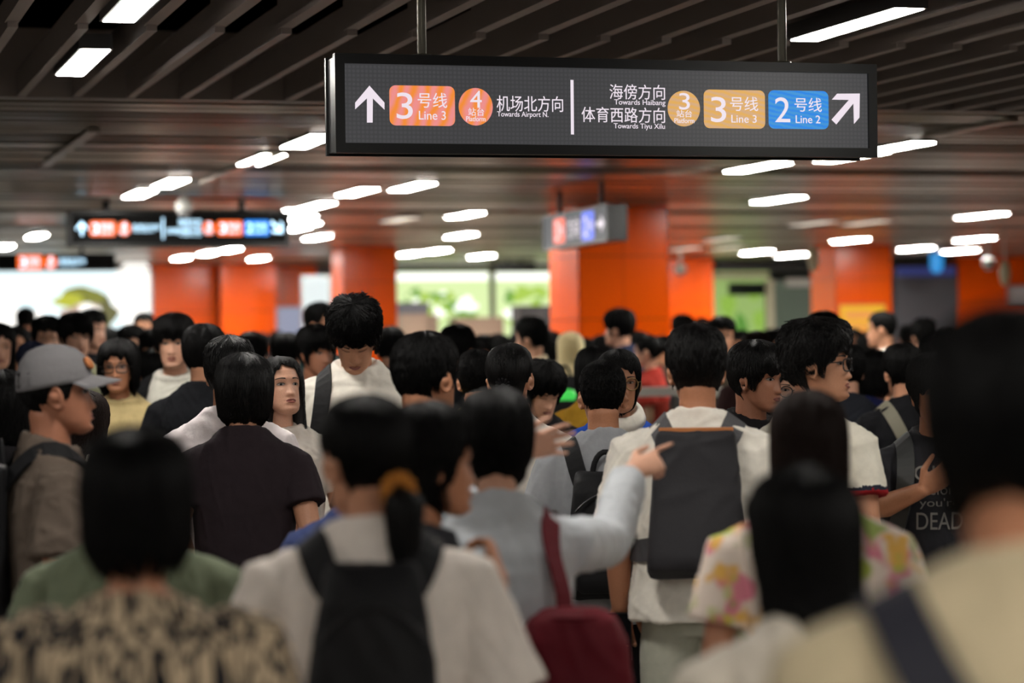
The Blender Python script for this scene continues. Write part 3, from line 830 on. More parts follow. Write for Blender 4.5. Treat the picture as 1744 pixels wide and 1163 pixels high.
class Hair:
    def __init__(s, st, seed=0, scale=1.0, jit=None):
        s.st = st; s.sc = scale
        a, z = zip(*(jit or st['p']))
        s.pa, s.pz = np.radians(a), np.array(z)
        s.ph = np.random.RandomState(seed).uniform(0, 6.28, 6)
    def zend(s, th): return np.interp(np.abs((th + math.pi) % (2 * math.pi) - math.pi), s.pa, s.pz)
    def pos(s, th, w, lift=0.0, tuck=0.0):
        st = s.st
        ze = s.zend(th) + .006 * np.sin(9 * th + s.ph[0]) + .004 * np.sin(17 * th + s.ph[1])
        z = .118 - (.118 - ze) * np.clip(w, 0, 1.15) ** 1.7
        a0, f0, b0 = (np.interp(z, HZ, q) for q in (HA, HF, HB))
        zd = .025
        dr = st['drape'] * (z < zd)
        a = a0 + (np.interp(zd, HZ, HA) - a0) * dr; f = f0 + (np.interp(zd, HZ, HF) - f0) * dr; b = b0 + (np.interp(zd, HZ, HB) - b0) * dr
        yc, h = (f + b) / 2, (f - b) / 2
        c = np.cos(th)
        tt, ts, tb = st['T']
        topw = np.clip((z - .03) / .088, 0, 1)
        T = (ts + (tb - ts) * np.clip(-c, 0, 1)) * (1 - topw) + tt * topw
        fade = np.clip((z - ze) / .03, 0, 1) ** .7 if st['drape'] < .5 else np.clip((z - ze) / .012 + .75, 0, 1)
        T = T * (.35 + .65 * fade) * s.sc
        T = T * (1 + .10 * np.sin(7 * th + s.ph[2] + 3 * w) + .07 * np.sin(13 * th + s.ph[3] - 5 * w)) + lift - tuck
        sx = np.sin(th); e = 2 / 2.15
        hz = z + T * topw
        k = np.clip(np.sqrt(np.clip((.118 - z) / .02, 0, 1)), 0, 1)
        x = (a + T * k) * np.sign(sx) * np.abs(sx) ** e
        y = yc + (h + T * k) * np.sign(c) * np.abs(c) ** e
        if st['drape'] > .9:                              # long hair lies on the back, outside the shirt
            y = y - .055 * np.clip((-.09 - z) / .11, 0, 1) * np.clip(-c * 1.6 + .2, 0, 1)
        return np.stack([x, y, hz], -1)
    def build(s, mb, tufts=True, seed=1, mi=0, grid=72):
        st = s.st
        t = np.linspace(-math.pi, math.pi, grid, endpoint=False)
        rings = [s.pos(t, np.full_like(t, w)) for w in np.linspace(.02, 1, 30)]
        rings += [s.pos(t, np.full_like(t, 1.0), 0, .012 if st['drape'] < .5 else .02), s.pos(t, np.full_like(t, .9), 0, .03)]
        mb.loft(rings[::-1], mi)
        if not tufts: return
        r = np.random.RandomState(seed)
        N = int(st['n'] * 1.7)
        th0 = r.uniform(-math.pi, math.pi, N); span = .118 - s.zend(th0) + .05
        w0 = r.uniform(.03, .93, N) ** .8
        dw = st['tl'] / span * r.uniform(.6, 1.2, N)
        dth = r.normal(0, .10 if st['lift'] < .01 else .28, N)
        lf = st['lift'] * r.uniform(.3, 1.4, N); wd = r.uniform(.0009, .0021, N)
        P = []
        for j in range(5):
            q = j / 4
            P.append(s.pos(th0 + dth * q, np.minimum(w0 + dw * q, 1.10), lf * q ** 1.3 + .0012 * (1 - q) + .0008))
        P = np.stack(P, 1)                                # N,5,3
        out = P - np.array([0, -.01, 0]); out /= np.linalg.norm(out, axis=2, keepdims=True)
        tan = np.gradient(P, axis=1); tan /= np.linalg.norm(tan, axis=2, keepdims=True) + 1e-9
        sd = np.cross(tan, out); sd /= np.linalg.norm(sd, axis=2, keepdims=True) + 1e-9
        prof = np.array([.5, 1, .9, .6, .08])[None, :, None] * wd[:, None, None]
        vv = np.stack([P - sd * prof - out * .003, P + out * prof * .8, P + sd * prof - out * .003], 2).reshape(N, 15, 3)
        base = [(j * 3 + a, j * 3 + (a + 1) % 3, j * 3 + 3 + (a + 1) % 3, j * 3 + 3 + a) for j in range(4) for a in range(3)]
        F = (np.array(base)[None] + (np.arange(N) * 15)[:, None, None]).reshape(-1, 4)
        mb.add(vv.reshape(-1, 3), F, mi)
def nrm(a):
    a = np.array(a, float); return a / (np.linalg.norm(a) + 1e-9)
def hand(mb, wrist, f, n, s_, curl=.35, point=False, k=1.0):
    """palm, four unequal fingers and a side thumb; f along the hand, n out of the palm, s_ to the thumb"""
    wrist = np.array(wrist, float); f = nrm(f); n = np.array(n, float); n = nrm(n - f * n.dot(f)); s = np.cross(f, n)
    if s.dot(np.array(s_, float)) < 0: s = -s
    t = np.linspace(0, 2 * math.pi, 14, endpoint=False)
    rings = [wrist + f * d * k + np.outer(np.cos(t), s) * hw * k + np.outer(np.sin(t), n) * ht * k for d, hw, ht in ((-.02, .022, .018), (.0, .026, .019), (.03, .035, .018), (.06, .040, .015), (.088, .039, .012), (.098, .034, .008))]
    mb.loft(rings)
    for i, (off, L, r) in enumerate(((.031, .074, .0082), (.0105, .082, .0084), (-.0105, .076, .0080), (-.031, .060, .0072))):
        p = wrist + (f * (.088 - .004 * abs(i - 1)) + s * off) * k
        d = nrm(f + s * (.14 - .10 * i)); c = curl * (1 + .12 * i)
        if point: c = .08 if i == 0 else 1.15
        pts = [p - d * .02 * k, p]; ang = 0
        for seg in (.42, .32, .26):
            ang += c
            q = d * math.cos(ang) + n * math.sin(ang)
            p = p + q * L * seg * k; pts.append(p)
        mb.tube(pts, [r * k * 1.05, r * k * 1.05, r * k, r * .92 * k, r * .8 * k], 8)
    b = wrist + (f * .022 + s * .026) * k
    d1 = nrm(f * .62 + s * .72 + n * .25); d2 = nrm(f * .9 + s * .3 + n * .35)
    mb.tube([b - d1 * .01, b + d1 * .038 * k, b + d1 * .038 * k + d2 * .030 * k, b + d1 * .038 * k + d2 * .055 * k], [.014 * k, .0115 * k, .010 * k, .008 * k], 8)
ARMS = {
 'down': dict(e=(.232, -.025, 1.105), w=(.245, .055, .868), n=(-1, 0, 0), t=(0, 1, 0), c=.35),
 'back': dict(e=(.235, -.06, 1.11), w=(.235, -.03, .865), n=(-1, 0, 0), t=(0, 1, 0), c=.4),
 'phone': dict(e=(.222, .01, 1.115), w=(.115, .225, 1.19), n=(-.3, -.2, .9), t=(.3, .3, .3), c=.75),
 'chest': dict(e=(.245, .06, 1.13), w=(.10, .235, 1.24), n=(-.2, -.9, .2), t=(0, 0, 1), c=.35),
}
def body_parts(mb, arms, wd=1.0, fem=0, hmat=None, rings=None, neck_tilt=(0, 0)):
    """bare body under the clothes; x scaled by wd. hmat places the head"""
    T = [(.80, .10, .085), (.86, .160, .105), (.92, .168, .112), (1.02, .142 - .012 * fem, .096), (1.12, .150, .104), (1.22, .166 - .01 * fem, .115 + .008 * fem), (1.30, .172 - .01 * fem, .112), (1.35, .150, .092), (1.385, .118, .072), (1.41, .080, .060), (1.44, .055, .054)]
    mb.loft([sring(0, -.005, z, a * wd, b, 26, 2.3) for z, a, b in T])
    hp = hmat @ Vector((0, -.03, -.055)); hp2 = hmat @ Vector((0, -.022, -.03))
    nr = .056 - .008 * fem
    mb.tube([(0, -.012, 1.40), (0, -.006, 1.455), tuple((Vector((0, -.0, 1.47)) + hp) / 2), tuple(hp), tuple(hp2)], [nr + .008, nr + .001, nr - .001, nr - .001, nr - .006], 18)
    for sx, A in zip((-1, 1), arms):
        e = np.array(A['e'], float) * (sx, 1, 1); w_ = np.array(A['w'], float) * (sx, 1, 1)
        e[0] *= 1 + (wd - 1) * .8; sh = np.array((sx * .182 * wd, -.005, 1.335)); el = np.array((sx * .1 * wd, -.005, 1.345))
        k = 1 - .12 * fem
        mb.tube([el, sh, sh * .6 + e * .4, e * .96 + sh * .04, e * .7 + w_ * .3, w_ * .9 + e * .1, w_], [.042 * k, .048 * k, .046 * k, .040 * k, .041 * k, .029 * k, .026 * k], 14)
        hand(mb, w_, A.get('f', w_ - e + np.array((0, .02, 0))) if 'f' not in A else np.array(A['f']) * (sx, 1, 1), np.array(A['n']) * (sx, 1, 1), np.array(A['t']) * (sx, 1, 1), A['c'], A.get('point', False), 1 - .08 * fem)
    for sx in (-1, 1):
        mb.tube([(sx * .08, 0, .90), (sx * .09, .005, .70), (sx * .092, .012, .49), (sx * .094, -.012, .34), (sx * .096, -.012, .09)], [.074, .074, .056, .054, .036], 14)
        mb.tube([(sx * .097, -.045, .05), (sx * .1, .03, .05), (sx * .104, .13, .032)], [.036, .036, .026], 10, flat=.8)
def folds(a, nrmv, amp, seed, k=1.0):
    r = np.random.RandomState(seed)
    d = np.zeros(len(a))
    for i in range(7):
        v = r.normal(0, 1, 3) * np.array((1, 1, .28 + .2 * (i % 3))); v = v / np.linalg.norm(v) * r.uniform(14, 46) * k
        wv = np.sin(a @ v + r.uniform(0, 6.28) + 1.4 * np.sin(a[:, 2] * r.uniform(4, 9) + i))
        d = np.maximum(d, (1 - np.abs(wv)) ** 2 * r.uniform(.35, 1))
    return a + nrmv * ((d - .4) * amp * 1.3)[:, None]
def shirt_mesh(arms, wd, fem, style, mats, seed, voxel=.0085):
    """style: sleeve fraction along the arm (1 = elbow, 2 = wrist), hem z, looseness, collar"""
    L = style.get('loose', .012); hem = style.get('hem', .80); fl = style.get('flare', 0.0)
    mb = MB()
    T = [(1.02, .160 - .012 * fem, .106), (1.12, .162 - .008 * fem, .112), (1.22, .170 - .008 * fem, .120 + .008 * fem), (1.29, .173 - .008 * fem, .118), (1.34, .168, .108), (1.382, .164, .097), (1.412, .146, .088), (1.430, .113, .080), (1.449, .092, .075), (1.458, .080, .070)]
    lo = [(hem, .178 + fl, .124 + fl), (min(hem + .06, .9), .176 + fl * .8, .123 + fl * .8), (.94, .170 + fl * .5, .116 + fl * .5)]
    dp = style.get('drop', 0)
    T = [(z - dp * min(1, max(0, (z - 1.36) / .06)), a, b) for z, a, b in T]
    rg = [sring(0, -.005, z, (a + L) * wd, b + L, 34, 2.4) for z, a, b in lo]
    rg += [sring(0, -.006, z, (a + (L if z < 1.35 else .006)) * wd, b + (L if z < 1.35 else .005), 34, 2.2, .0 if z < 1.36 else (.08 if z < 1.39 else (.16 if z < 1.42 else (.24 if z < 1.44 else .32)))) for z, a, b in T]
    inner = [sring(0, -.005, hem, (.150 + fl + L) * wd, .098 + fl + L, 34, 2.4), sring(0, -.005, hem + .03, (.140 + fl) * wd, .09, 34, 2.4)]
    mb.loft(inner[::-1] + rg)
    q = style.get('sleeve', .62); r0 = style.get('sr', .064); r1 = style.get('sr1', .074)
    for sx, A in zip((-1, 1), arms):
        e = np.array(A['e'], float) * (sx, 1, 1); w_ = np.array(A['w'], float) * (sx, 1, 1); e[0] *= 1 + (wd - 1) * .8
        sh = np.array((sx * .182 * wd, -.005, 1.346)); el = np.array((sx * .085 * wd, -.005, 1.368)); em = np.array((sx * .142 * wd, -.005, 1.368))
        def pt(u): return sh + (e - sh) * u if u <= 1 else e + (w_ - e) * (u - 1)
        us = [u for u in (.3, .6, .9, 1.1, 1.5, 1.9) if u < q - .05]
        pts = [el, em, sh] + [pt(u) for u in us] + [pt(q), pt(q), pt(q - .06)]
        rad = [.034, .052, r0 - .002] + [r0 + (r1 - r0) * u / q for u in us] + [r1, r1 - .012, r1 - .016]
        mb.tube(pts, rad, 16, round_ends=False)
    else_ = not style.get('collar')
    if else_:
        t = np.linspace(0, 2 * math.pi, 30)
        nk = style.get('neck', 0)
        mb.tube([((.079 + nk) * math.cos(q), -.005 + (.072 + nk) * math.sin(q), 1.459 - dp - nk * .6 - .32 * .072 * math.sin(q)) for q in t], .0085, 8, round_ends=False)
    if style.get('collar'):
        for zz, rr in ((1.45, .078), (1.475, .074), (1.468, .080)):
            pass
        t = np.linspace(0, 2 * math.pi, 30, endpoint=False)
        def cr(r, z, dz): return np.stack([r * .96 * np.cos(t), -.006 + r * .92 * np.sin(t), z - .35 * r * np.sin(t) + dz], 1)
        mb.loft([cr(.074, 1.43, 0), cr(.090, 1.435, 0), cr(.084, 1.462, 0), cr(.070, 1.478, 0), cr(.064, 1.478, 0), cr(.064, 1.44, 0)])
    me = remesh(mb, voxel, 4)
    a = getv(me)
    a = folds(a, getn(me), style.get('fold', .0065), seed)
    if not style.get('collar'):                      # ribbed neckline lip
        pass
    setv(me, a)
    for m in mats: me.materials.append(m)
    if style.get('trim') is not None:                # coloured band at the sleeve ends
        mi = np.zeros(len(me.polygons), int); cc = np.zeros(len(me.polygons) * 3); me.polygons.foreach_get('center', cc); cc = cc.reshape(-1, 3)
        for sx, A in zip((-1, 1), arms):
            e = np.array(A['e'], float) * (sx, 1, 1); sh = np.array((sx * .182 * wd, -.005, 1.346)); ax = e - sh; ll = np.linalg.norm(ax); ax /= ll
            u = (cc - sh) @ ax / ll; dist = np.linalg.norm(cc - sh - np.outer((cc - sh) @ ax, ax), axis=1)
            b = (dist < .1) & (np.sign(cc[:, 0]) == sx) & (np.abs(cc[:, 0]) > .208) & (cc[:, 2] > 1.1)
            mi[b & (u > q - .055)] = 1; mi[b & (u > q - .1) & (u <= q - .055)] = 2
        me.polygons.foreach_set('material_index', mi.tolist())
    return me
def trouser_mesh(wd, m, seed, top=.99, loose=.008, shorts=False):
    mb = MB()
    mb.loft([sring(0, -.003, z, (a + loose) * wd, b + loose, 28, 2.3) for z, a, b in ((.80, .12, .09), (.86, .158, .100), (.92, .160, .104), (.97, .148, .096), (top, .140, .090))])
    for sx in (-1, 1):
        end = .48 if shorts else .07
        mb.tube([(sx * .088, 0, .92), (sx * .094, .004, .72), (sx * .098, .008, .49)] + ([] if shorts else [(sx * .1, -.004, .3), (sx * .1, -.01, end)]), [.082, .084 + loose, .076 + loose] + ([] if shorts else [.07 + loose, .066 + loose]), 16, round_ends=False)
    me = remesh(mb, .012, 4)
    setv(me, folds(getv(me), getn(me), .004, seed + 5)); me.materials.append(m)
    return me
_shoe = {}
def shoe_mesh(sx, m):
    k = (sx, m.name)
    if k not in _shoe:
        mb = MB(); x = sx * .1
        mb.loft([sring(x, .038, z, a, b, 24, 2.4) for z, a, b in ((0, .044, .136), (.022, .047, .140), (.03, .046, .138))], 1)
        mb.loft([sring(x, yc, z, a, b, 24, 2.2) for z, yc, a, b in ((.028, .038, .044, .134), (.05, .03, .042, .120), (.075, -.005, .040, .082), (.10, -.03, .040, .056), (.112, -.03, .036, .05))], 0)
        _shoe[k] = mb.mesh('shoe', [m, SOLE], True)
    return _shoe[k]
SOLE = mat('rubber_sole', (200, 198, 190), .7)
M_SHOE = mat('shoe_grey', (60, 60, 62), .6)
M_LENS = bpy.data.materials.new('spectacle_lens'); M_LENS.use_nodes = True
nt = M_LENS.node_tree; nt.nodes.clear()
o_ = nt.nodes.new('ShaderNodeOutputMaterial'); g_ = nt.nodes.new('ShaderNodeBsdfGlossy'); t_ = nt.nodes.new('ShaderNodeBsdfTransparent'); x_ = nt.nodes.new('ShaderNodeMixShader')
g_.inputs['Roughness'].default_value = .02; t_.inputs['Color'].default_value = (.93, .95, .95, 1); x_.inputs[0].default_value = .12
nt.links.new(t_.outputs[0], x_.inputs[1]); nt.links.new(g_.outputs[0], x_.inputs[2]); nt.links.new(x_.outputs[0], o_.inputs['Surface'])
M_RIM = mat('spectacle_rim', (24, 22, 22), .3, .3)

def head_matrix(yaw=0, pitch=0, roll=0):
    piv = Vector((0, .0, 1.505))
    return Matrix.Translation(piv) @ Matrix.Rotation(math.radians(yaw), 4, 'Z') @ Matrix.Rotation(math.radians(pitch), 4, 'X') @ Matrix.Rotation(math.radians(roll), 4, 'Y') @ Matrix.Translation(Vector((0, .022, .085)))
def xf(me, M):
    me.transform(M); return me
class P: pass
def person_meshes(hair='short', fem=0, wd=1.0, yaw=0, pitch=0, roll=0, arms=('down', 'down'), sk=None, hm=None, shirt=None, smats=None, pants=None, face=True, voxel=.0050, seed=1, hscale=1.0, tufts=True, hairline=None, shorts=False, lids=False):
    """all meshes of one person, standing at the origin and looking along +Y, 1.70 m tall"""
    r = P(); sk = sk or skin(); hm = hm or HAIR_BLACK
    A = [ARMS[a] if isinstance(a, str) else a for a in arms]
    H = head_matrix(yaw, pitch, roll); r.H = H; r.A = A; r.wd = wd
    mb = MB()
    body_parts(mb, A, wd, fem, H)
    hb = MB(); hb.loft(head_rings(fem)); hv = np.concatenate(hb.v)
    Hn = np.array(H)
    hw = hv @ Hn[:3, :3].T + Hn[:3, 3]
    mb.add(hw, hb.f)
    ear_cover = hair in ('bowl', 'bob', 'long')
    if not ear_cover:
        for sx in (-1, 1):                                       # ears: rim, bowl and lobe
            em = MB()
            t = np.linspace(0, 2 * math.pi, 20, endpoint=False)
            rim = [np.array((sx * (.0735 + .012 * (.4 - .6 * math.cos(q)) ), -.006 - .016 * math.cos(q) - .004 * math.sin(q), -.008 + .029 * math.sin(q))) for q in t]
            rim.append(rim[0])
            em.tube(rim, .0052, 8, round_ends=False)
            em.tube([(sx * .068, .004, -.008), (sx * .073, -.006, -.006), (sx * .0765, -.012, -.006)], [.010, .014, .013], 12)
            em.tube([(sx * .071, .003, -.03), (sx * .074, .001, -.037)], [.008, .007], 8)
            ev = np.concatenate(em.v); mb.add(ev @ Hn[:3, :3].T + Hn[:3, 3], em.f)
    me = remesh(mb, voxel, 2)
    a = getv(me)
    bvh = BVHTree.FromPolygons([Vector(v) for v in hw], hb.f)
    Hi = np.linalg.inv(Hn)
    loc = a @ Hi[:3, :3].T + Hi[:3, 3]
    if face:
        for i in np.nonzero((loc[:, 1] > .03) & (loc[:, 2] > -.108) & (loc[:, 2] < .08) & (np.abs(loc[:, 0]) < .058))[0]:
            q = bvh.find_nearest(Vector(a[i]), .008)
            if q[0] is not None: a[i] = q[0]
        setv(me, a)
    me.materials.append(sk)
    r.body = me
    # hair
    st = HAIR[hair]
    hh = Hair(st, seed, hscale, hairline)
    hb2 = MB(); hh.build(hb2, tufts, seed)
    r.hair = xf(hb2.mesh('hair', hm, True), H)
    r.shirt = shirt_mesh(A, wd, fem, shirt or {}, smats, seed)
    r.pants = trouser_mesh(wd, pants or cloth((40, 40, 44)), seed, shorts=shorts)
    r.face = []
    if face:
        loc_b = BVHTree.FromPolygons([Vector(v) for v in hv], hb.f)
        def proj(x, z, off):
            q = loc_b.ray_cast(Vector((x, .2, z)), Vector((0, -1, 0)))
            y = q[0].y if q[0] is not None else .06
            return (x, y + off, z)
        def patch(outline_up, outline_dn, xs, off, mi, m, bulge=0):
            rows = []
            for t in np.linspace(0, 1, 5):
                rows.append([proj(x, zd + (zu - zd) * t, off + bulge * math.sin(math.pi * t)) for x, zu, zd in zip(xs, outline_up, outline_dn)])
            n = len(xs); vs = [p for r_ in rows for p in r_]; fs = []
            for i in range(4):
                for j in range(n - 1): fs.append((i * n + j, i * n + j + 1, (i + 1) * n + j + 1, (i + 1) * n + j))
            m.add(vs, fs, mi)
        for sx in (-1, 1):
            m = MB()
            u = np.linspace(-1, 1, 11); xs = sx * (.031 + u * .0155)
            up = .0015 + .0058 * (1 - u ** 2) ** .7 + .0012 * u; dn = .0015 - .0042 * (1 - u ** 2) ** .8 + .0008 * u
            if lids: up = dn + .0012
            patch(up, dn, xs, .0012, 0, m, .0012)
            t = np.linspace(0, 2 * math.pi, 14, endpoint=False)
            ring = [proj(sx * .031 + .0050 * math.cos(q), .0018 + .0044 * math.sin(q), .0036) for q in t]
            if not lids: m.add(ring, [tuple(range(14))], 1)
            patch(up + .0018, up - .0006, xs, .0028, 2, m, .0006)
            r.face.append(('eye', xf(m.mesh('eye', [M_EYE, M_IRIS, M_LASH], True), H)))
            m = MB()
            u = np.linspace(0, 1, 9); xs = sx * (.015 + u * .036)
            zc = .0228 + .0035 * np.sin(u * 2.5) - .001 * u; th = .0042 * (1 - .75 * u) if not fem else .0030 * (1 - .6 * u)
            patch(zc + th, zc - th, xs, .0012, 0, m, .001)
            r.face.append(('eyebrow', xf(m.mesh('eyebrow', M_LASH, True), H)))
        m = MB()
        u = np.linspace(-1, 1, 13); xs = u * .0215
        patch(-.0675 + .0085 * (1 - u ** 2) ** .7 - .002 * np.exp(-(u * 5) ** 2), -.0675 + 0 * u - .0004, xs, .0008, 0, m, .0015)
        patch(-.0680 + 0 * u, -.0680 - .0100 * (1 - u ** 2) ** .7, xs, .0008, 0, m, .002)
        patch(-.0672 + .0007 * (1 - u ** 2), -.0684 - .0007 * (1 - u ** 2), xs, .0012, 1, m, 0)
        r.face.append(('lips', xf(m.mesh('lips', [M_LIP, mat('mouth_line', (70, 34, 30), .6) if 'mouth_line' not in bpy.data.materials else bpy.data.materials['mouth_line']], True), H)))
    return r
def assemble(r, label, loc, rot, scale, shoe=M_SHOE, group=None):
    o = link('person', r.body); o.location = loc; o.rotation_euler = (0, 0, math.radians(rot)); o.scale = (scale,) * 3
    tag(o, label, 'person', group)
    r.obj = o
    r.hair_o = link('hair', r.hair, o); r.shirt_o = link('shirt', r.shirt, o); link('trousers', r.pants, o)
    for sx in (-1, 1): link('shoe', shoe_mesh(sx, shoe), o)
    for n_, m in r.face: link(n_, m, o)
    return r
def place(px, ytop, d, tall=1.715):
    p = at(px, ytop, d)
    return Vector((p.x, p.y, 0)), p.z / tall
def person(label, px, ytop, d, rot, shoe=M_SHOE, hdx=0, sc=None, **kw):
    loc, s = place(px, ytop, d)
    if sc: s = sc
    r = person_meshes(**kw)
    # put the head, not the feet, under the pixel
    hc = r.H @ Vector((0, -.005, .0)); hc = Matrix.Rotation(math.radians(rot), 3, 'Z') @ Vector((hc.x, hc.y, 0)) * s
    loc = loc - Vector((hc.x, 0, 0))
    s = s * 1.715 / max(1.5, (r.H @ Vector((0, 0, .135))).z) if not sc else s
    assemble(r, label, loc, rot, s, shoe)
    r.loc, r.rot, r.s = loc, rot, s
    return r
def worn(r, name, label, cat):
    """a thing carried by r: its Empty stands where the person stands"""
    e = empty(name, r.loc, math.radians(r.rot)); e.scale = (r.s,) * 3
    return tag(e, label, cat)
def shirt_bvh(r):
    a = getv(r.shirt)
    return BVHTree.FromPolygons([Vector(v) for v in a], [tuple(p.vertices) for p in r.shirt.polygons])
def strap(mb, pts, wdt, th, bv, off=.006, mi=0, n=28):
    """a flat webbing laid over the shirt along pts"""
    pts = [np.array(p, float) for p in pts]
    seg = np.linalg.norm(np.diff(pts, axis=0), axis=1); cum = np.concatenate([[0], np.cumsum(seg)])
    tt = np.linspace(0, cum[-1], n)
    X = np.stack([np.interp(tt, cum, [p[k] for p in pts]) for k in range(3)], 1)
    for _ in range(3): X[1:-1] = (X[:-2] + X[1:-1] * 2 + X[2:]) / 4
    Y, N = [], []
    for x in X:
        q = bv.find_nearest(Vector(x))
        nn = np.array(q[1]); pp = np.array(q[0])
        dd = (x - pp) @ nn
        Y.append(pp + nn * max(off, dd)); N.append(nn)
    Y, N = np.array(Y), np.array(N)
    for _ in range(3):
        Y[1:-1] = (Y[:-2] + Y[1:-1] * 2 + Y[2:]) / 4; N[1:-1] = (N[:-2] + N[1:-1] * 2 + N[2:]) / 4
    Tn = np.gradient(Y, axis=0); S = np.cross(Tn, N); S /= np.linalg.norm(S, axis=1, keepdims=True)
    N = N / np.linalg.norm(N, axis=1, keepdims=True)
    rings = [[y - s * wdt / 2, y - s * wdt / 2 + nn * th, y + s * wdt / 2 + nn * th, y + s * wdt / 2] for y, s, nn in zip(Y, S, N)]
    mb.loft([np.array(q) for q in rings], mi)
def backpack(r, label, m, w=.29, h=.44, dep=.15, z0=.98, taper=(1, 1), straps=True, trim=None, handle=True, pocket=True, sw=.06, sx=.10, gap=.0, m_strap=None, tilt=0, e=3.2, mb_extra=None, only=None):
    e_ = worn(r, 'backpack', label, 'backpack')
    m_strap = m_strap or m
    yb = -.132 - gap
    bv = shirt_bvh(r)
    mb = MB(); zs = np.linspace(0, 1, 14); rings = []
    for q in zs:
        k = min(1, (.55 + .45 * math.sin(math.pi * min(1, q / .12) / 2)), (.62 + .38 * math.sin(math.pi * min(1, (1 - q) / .16) / 2)) if trim is None else 1)
        ww = w / 2 * (taper[0] + (taper[1] - taper[0]) * q) * (.9 + .1 * k)
        dd = dep / 2 * k * (1.0 - .22 * q if trim is None else 1.08 - .55 * q)
        rings.append(sring(0, yb - dd, z0 + h * q, ww, dd, 30, e))
    mb.loft(rings)
    me = remesh(mb, .009, 3)
    setv(me, folds(getv(me), getn(me), .006, 3 + int(px_seed(label)), .6)); me.materials.append(m)
    bd = link('bag_body', me, e_)
    zt = z0 + h
    if trim is not None:
        t = MB(); t.bx(-w / 2 * taper[1] * .93, w / 2 * taper[1] * .93, yb - .05, yb - .004, zt - .018, zt + .010); t.build('top_trim', trim, e_)
    if pocket:
        t = MB(); t.loft([sring(0, yb - dep * .86 - (.028 if 0 < i < 5 else .004), z0 + h * q, w * (.36 if 0 < i < 5 else .30), .026 if 0 < i < 5 else .01, 24, 3) for i, q in enumerate((.06, .10, .2, .34, .42, .46))])
        t.build('front_pocket', m, e_, True)
        t = MB(); t.tube([(x, yb - dep * .80 - .014, z0 + h * (.70 + .14 * (1 - (x / (w * .36)) ** 2))) for x in np.linspace(-w * .36, w * .36, 12)], .004, 6); t.build('zip', M_DARK, e_, True)
    if handle:
        t = MB(); t.tube([(.045 * math.cos(q), yb - .01, zt - .02 + .085 * math.sin(q)) for q in np.linspace(0, math.pi, 12)], .010, 8, flat=.5); t.build('carry_handle', m_strap, e_, True)
    if straps:
        for s in (-1, 1):
            if only and s != only: continue
            t = MB(); x = s * sx
            strap(t, [(x * .74, yb - .01, zt - .05), (x, -.12, 1.38), (x * 1.05, -.03, 1.45), (x * 1.1, .07, 1.40), (x * 1.25, .13, 1.26), (x * 1.55, .10, 1.12), (x * 1.75, 0, 1.04), (x * 1.4, yb + .02, z0 + .08)], sw, .009, bv)
            t.build('shoulder_strap', m_strap, e_)
    return e_
def px_seed(s): return sum(ord(c) for c in s) % 97
def glasses(r, m=M_RIM, round_=False, sz=1.0):
    a = MB(); lens = MB()
    hw, hh, e = (.0255 * sz, .0235 * sz, 2.0) if round_ else (.0265 * sz, .019 * sz, 3.6)
    t = np.linspace(0, 2 * math.pi, 24, endpoint=False)
    for s in (-1, 1):
        cx = s * .033; ring = []
        for q in t:
            x = hw * np.sign(math.cos(q)) * abs(math.cos(q)) ** (2 / e); z = hh * np.sign(math.sin(q)) * abs(math.sin(q)) ** (2 / e)
            ring.append((cx + x, .1015 - 3.2 * (cx + x) ** 2, -.004 + z))
        a.tube(ring + [ring[0]], .0026, 6, round_ends=False)
        lens.add(ring, [tuple(range(24))])
        a.tube([(s * (.033 + hw), .092, .004), (s * .074, .075, .006), (s * .079, .0, .006), (s * .078, -.012, -.004)], .0019, 6)
    a.tube([(-.009, .102, .0), (0, .1035, .003), (.009, .102, .0)], .0019, 6)
    gl = link('glasses', xf(a.mesh('glasses', m, True), r.H), r.obj)
    link('lens', xf(lens.mesh('lens', M_LENS, False), r.H), gl)
    return gl
def ponytail(r, base, pts, rad, m=HAIR_BLACK, tie=None, n=260, seed=4):
    """a bundle of tapering locks from the tie downwards, in head space"""
    R = np.random.RandomState(seed); mb = MB()
    pts = np.array([base] + pts, float)
    mb.tube(pts, [rad * q for q in ([.55, 1, 1] + [.9] * 10)[:len(pts) - 1]] + [rad * .25], 12, flat=.75)
    cum = np.linspace(0, 1, len(pts))
    for i in range(n // 4):
        a = R.uniform(0, 6.28); q = np.linspace(0, R.uniform(.8, 1.05), 6)
        c = np.stack([np.interp(q, cum, pts[:, k]) for k in range(3)], 1)
        rr = rad * R.uniform(.8, 1.06) * np.array([.5, .95, 1, .9, .75, .4])
        c = c + np.stack([np.cos(a) * rr, np.sin(a) * rr * .8, 0 * rr], 1)
        mb.tube(c, [.004, .005, .005, .0045, .003, .001], 5, round_ends=False)
    o = link('ponytail', xf(mb.mesh('ponytail', m, True), r.H), r.obj)
    if tie is not None:
        t = MB(); b = np.array(base)
        for k in range(12):
            q = 2 * math.pi * k / 12; p0 = b + np.array((math.cos(q) * rad * .55, -.008, math.sin(q) * rad * .55))
            t.tube([p0, p0 + np.array((math.cos(q) * .012, -.006, math.sin(q) * .012))], tie[1], 8)
        link('hair_tie', xf(t.mesh('hair_tie', tie[0], True), r.H), r.obj)
    return o
def phone(r, wrist, f, n, label, m=None):
    """a phone lying along the fingers of one hand (in body space)"""
    e_ = worn(r, 'phone', label, 'phone')
    f = nrm(f); n = np.array(n, float); n = nrm(n - f * n.dot(f)); s = np.cross(f, n)
    c = np.array(wrist) + f * .085 + n * .026
    a = MB(); a.box(c, f * .074, s * .036, n * .0042); a.build('case', m or M_DARK, e_)
    a = MB(); a.box(c + n * .0046, f * .07, s * .033, n * .0006); a.build('screen', mat('phone_glass', (16, 16, 18), .1) if 'phone_glass' not in bpy.data.materials else bpy.data.materials['phone_glass'], e_)
    return e_
